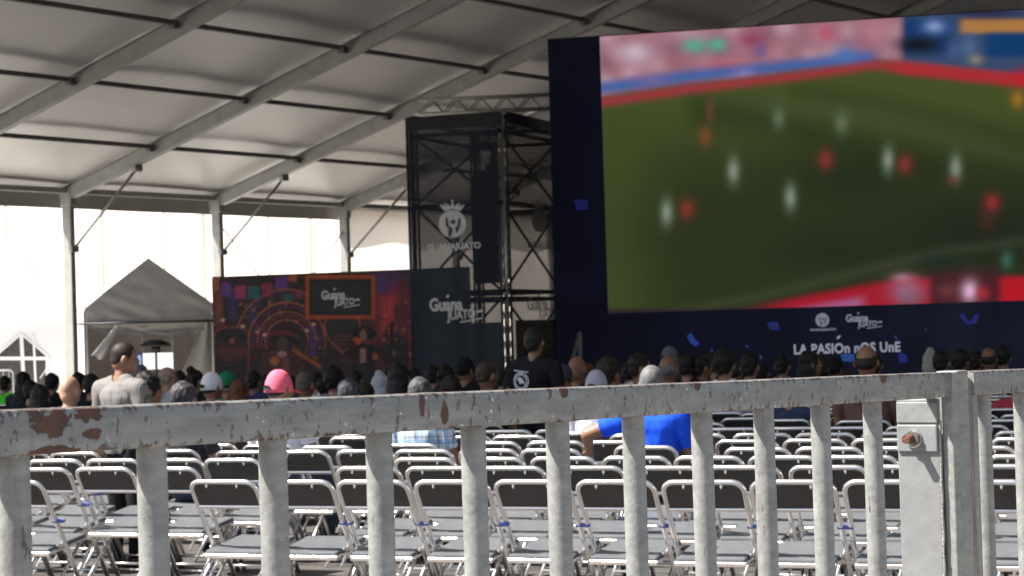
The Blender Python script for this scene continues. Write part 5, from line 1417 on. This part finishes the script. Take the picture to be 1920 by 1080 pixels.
for p in PEOPLE:
    yw = p['yaw']; 
    if p['pose'] == 'seat': yw = min(yaws_std, key=lambda a: abs(a - yw))
    B = build_body(p['pose'], yw)
    hat = {'cap': 0.010, 'beanie': 0.012, 'hood': 0.045, 'messy': 0.022, 'short': 0.014, 'long': 0.014, 'bun': 0.05, 'crew': 0.006, 'bald': 0, 'fringe': 0}[p['hair']]
    sc = min(1.13, max(0.88, p['ztop'] / (B['top'] + hat)))
    loc = Vector((p['gx'], p['gy'], 0))
    Mr = Matrix.Rotation(-CF, 3, 'Z'); hd = Mr @ (Vector(B['Mh'].translation) * sc); loc -= Vector((hd.x, hd.y, 0))
    root = thing("person", p['label'], "person", tuple(loc), -CF - (0.2 if p.get('stripe') else 0.0), "spectators watching the screen")
    root.scale = (sc, sc, sc)
    part("body", B['body'], cmat('skin', p['skin']), root)
    sm_ = m_plaid if p.get('plaid') else m_strp if p.get('stripe') else cmat('cloth', p['shirt'])
    sh_ = part("shirt", B['shirt'], sm_, root)
    part("trousers", B['trousers'], cmat('cloth', BLKS if p['pose'] == 'stand' else JEAN), root); part("shoes", B['shoes'], cmat('cloth', BLKS), root)
    Mh = B['Mh']; hk = p['hair']
    if hk in ('short', 'long', 'bun', 'messy', 'crew', 'fringe'): part("hair", get_hair(hk), cmat('hair', p['hc']), root, Mh)
    elif hk == 'cap':
        if p.get('under'): part("hair", get_hair('fringe'), cmat('hair', p['under']), root, Mh @ Matrix.Diagonal((0.97, 0.96, 0.97, 1)))
        cp_ = part("cap", CAP, cmat('cloth', p['hc']), root, Mh)
        part("visor", VISOR, cmat('cloth', p['hc']), cp_); part("cap_opening", CAPGAP, cmat('hair', BLK), cp_)
    elif hk == 'beanie': part("beanie", BEANIE, cmat('cloth', p['hc']), root, Mh)
    elif hk == 'hood': part("hood", HOOD, cmat('cloth', p['hc']), root, Mh)
    if abs(yw) >= 20:
        for s in (-1, 1): part("eye", EYE_ME, m_eye, root, Mh @ Matrix.Translation((0.031 * s, 0.084, 0.106)))
    if p.get('stripe'): part("collar", COLLAR, sm_, sh_, Matrix.Translation((0, B['Mh'].translation.y - 0.02, B['Mh'].translation.z - 0.075)))
    if p.get('emblem'):
        EP = Plane((0, -0.155, 0), 0)
        def ef(u, v, d): return Vector((u, -0.146 + 1.4 * u * u - d, v))
        bm = bmesh.new(); cx, cz, ro, ri_ = -0.082, 1.255, 0.083, 0.055
        for pl in ringpoly(cx, cz, ri_, ro, 26): prism(bm, pl, ef, 0, 0.004)
        prism(bm, [(cx - 0.04, cz + 0.02), (cx - 0.02, cz + 0.04), (cx + 0.012, cz + 0.03), (cx + 0.036, cz - 0.005), (cx + 0.04, cz - 0.03), (cx + 0.01, cz - 0.012), (cx - 0.01, cz - 0.03), (cx - 0.018, cz - 0.005)], ef, 0, 0.004)
        prism(bm, [(cx - 0.075, cz + 0.105), (cx + 0.08, cz + 0.085), (cx + 0.08, cz + 0.076), (cx - 0.075, cz + 0.096)], ef, 0, 0.004)
        part("emblem", me_from(bm, "emblem"), m_wprint, sh_)
        bm = bmesh.new()
        for i in range(18):
            a = 2 * math.pi * i / 18; r_ = (ri_ + ro) / 2
            c = (cx + r_ * math.cos(a), cz + r_ * math.sin(a)); w_, h_ = (0.0045, 0.008) if i % 3 else (0.007, 0.008)
            prism(bm, [(c[0] - w_, c[1] - h_), (c[0] + w_, c[1] - h_), (c[0] + w_, c[1] + h_), (c[0] - w_, c[1] + h_)], ef, 0.0045, 0.006)
        part("emblem_marks", me_from(bm, "emblem_marks"), m_dim, sh_)
    p['root'] = root
    if p['pose'] != 'stand':
        short = p['label'].split(" with ")[0].split(" in front")[0]
        put_chair(loc + Mr @ Vector((0, -0.02, 0)), -CF, "folding chair under " + " ".join(p['label'].split()[:12]), False, False)
# the phone held up behind the striped shirt
ph = at(260, 673, 23.5)
tp_ = tag(thing("phone", "phone with a pale blue screen held up by the canopy tent", "phone", tuple(ph), -CF), None, None)
bm = bmesh.new(); box(bm, (0, 0, 0), (0.085, 0.01, 0.15), None, 0.006, 2); obj("case", bm, mat("blue phone case", (0.03, 0.06, 0.25), 0.4), tp_)
bm = bmesh.new(); box(bm, (0, -0.0065, -0.01), (0.074, 0.002, 0.10), None, 0.0, 1); obj("display", bm, emit("phone display", (150, 185, 225)), tp_)
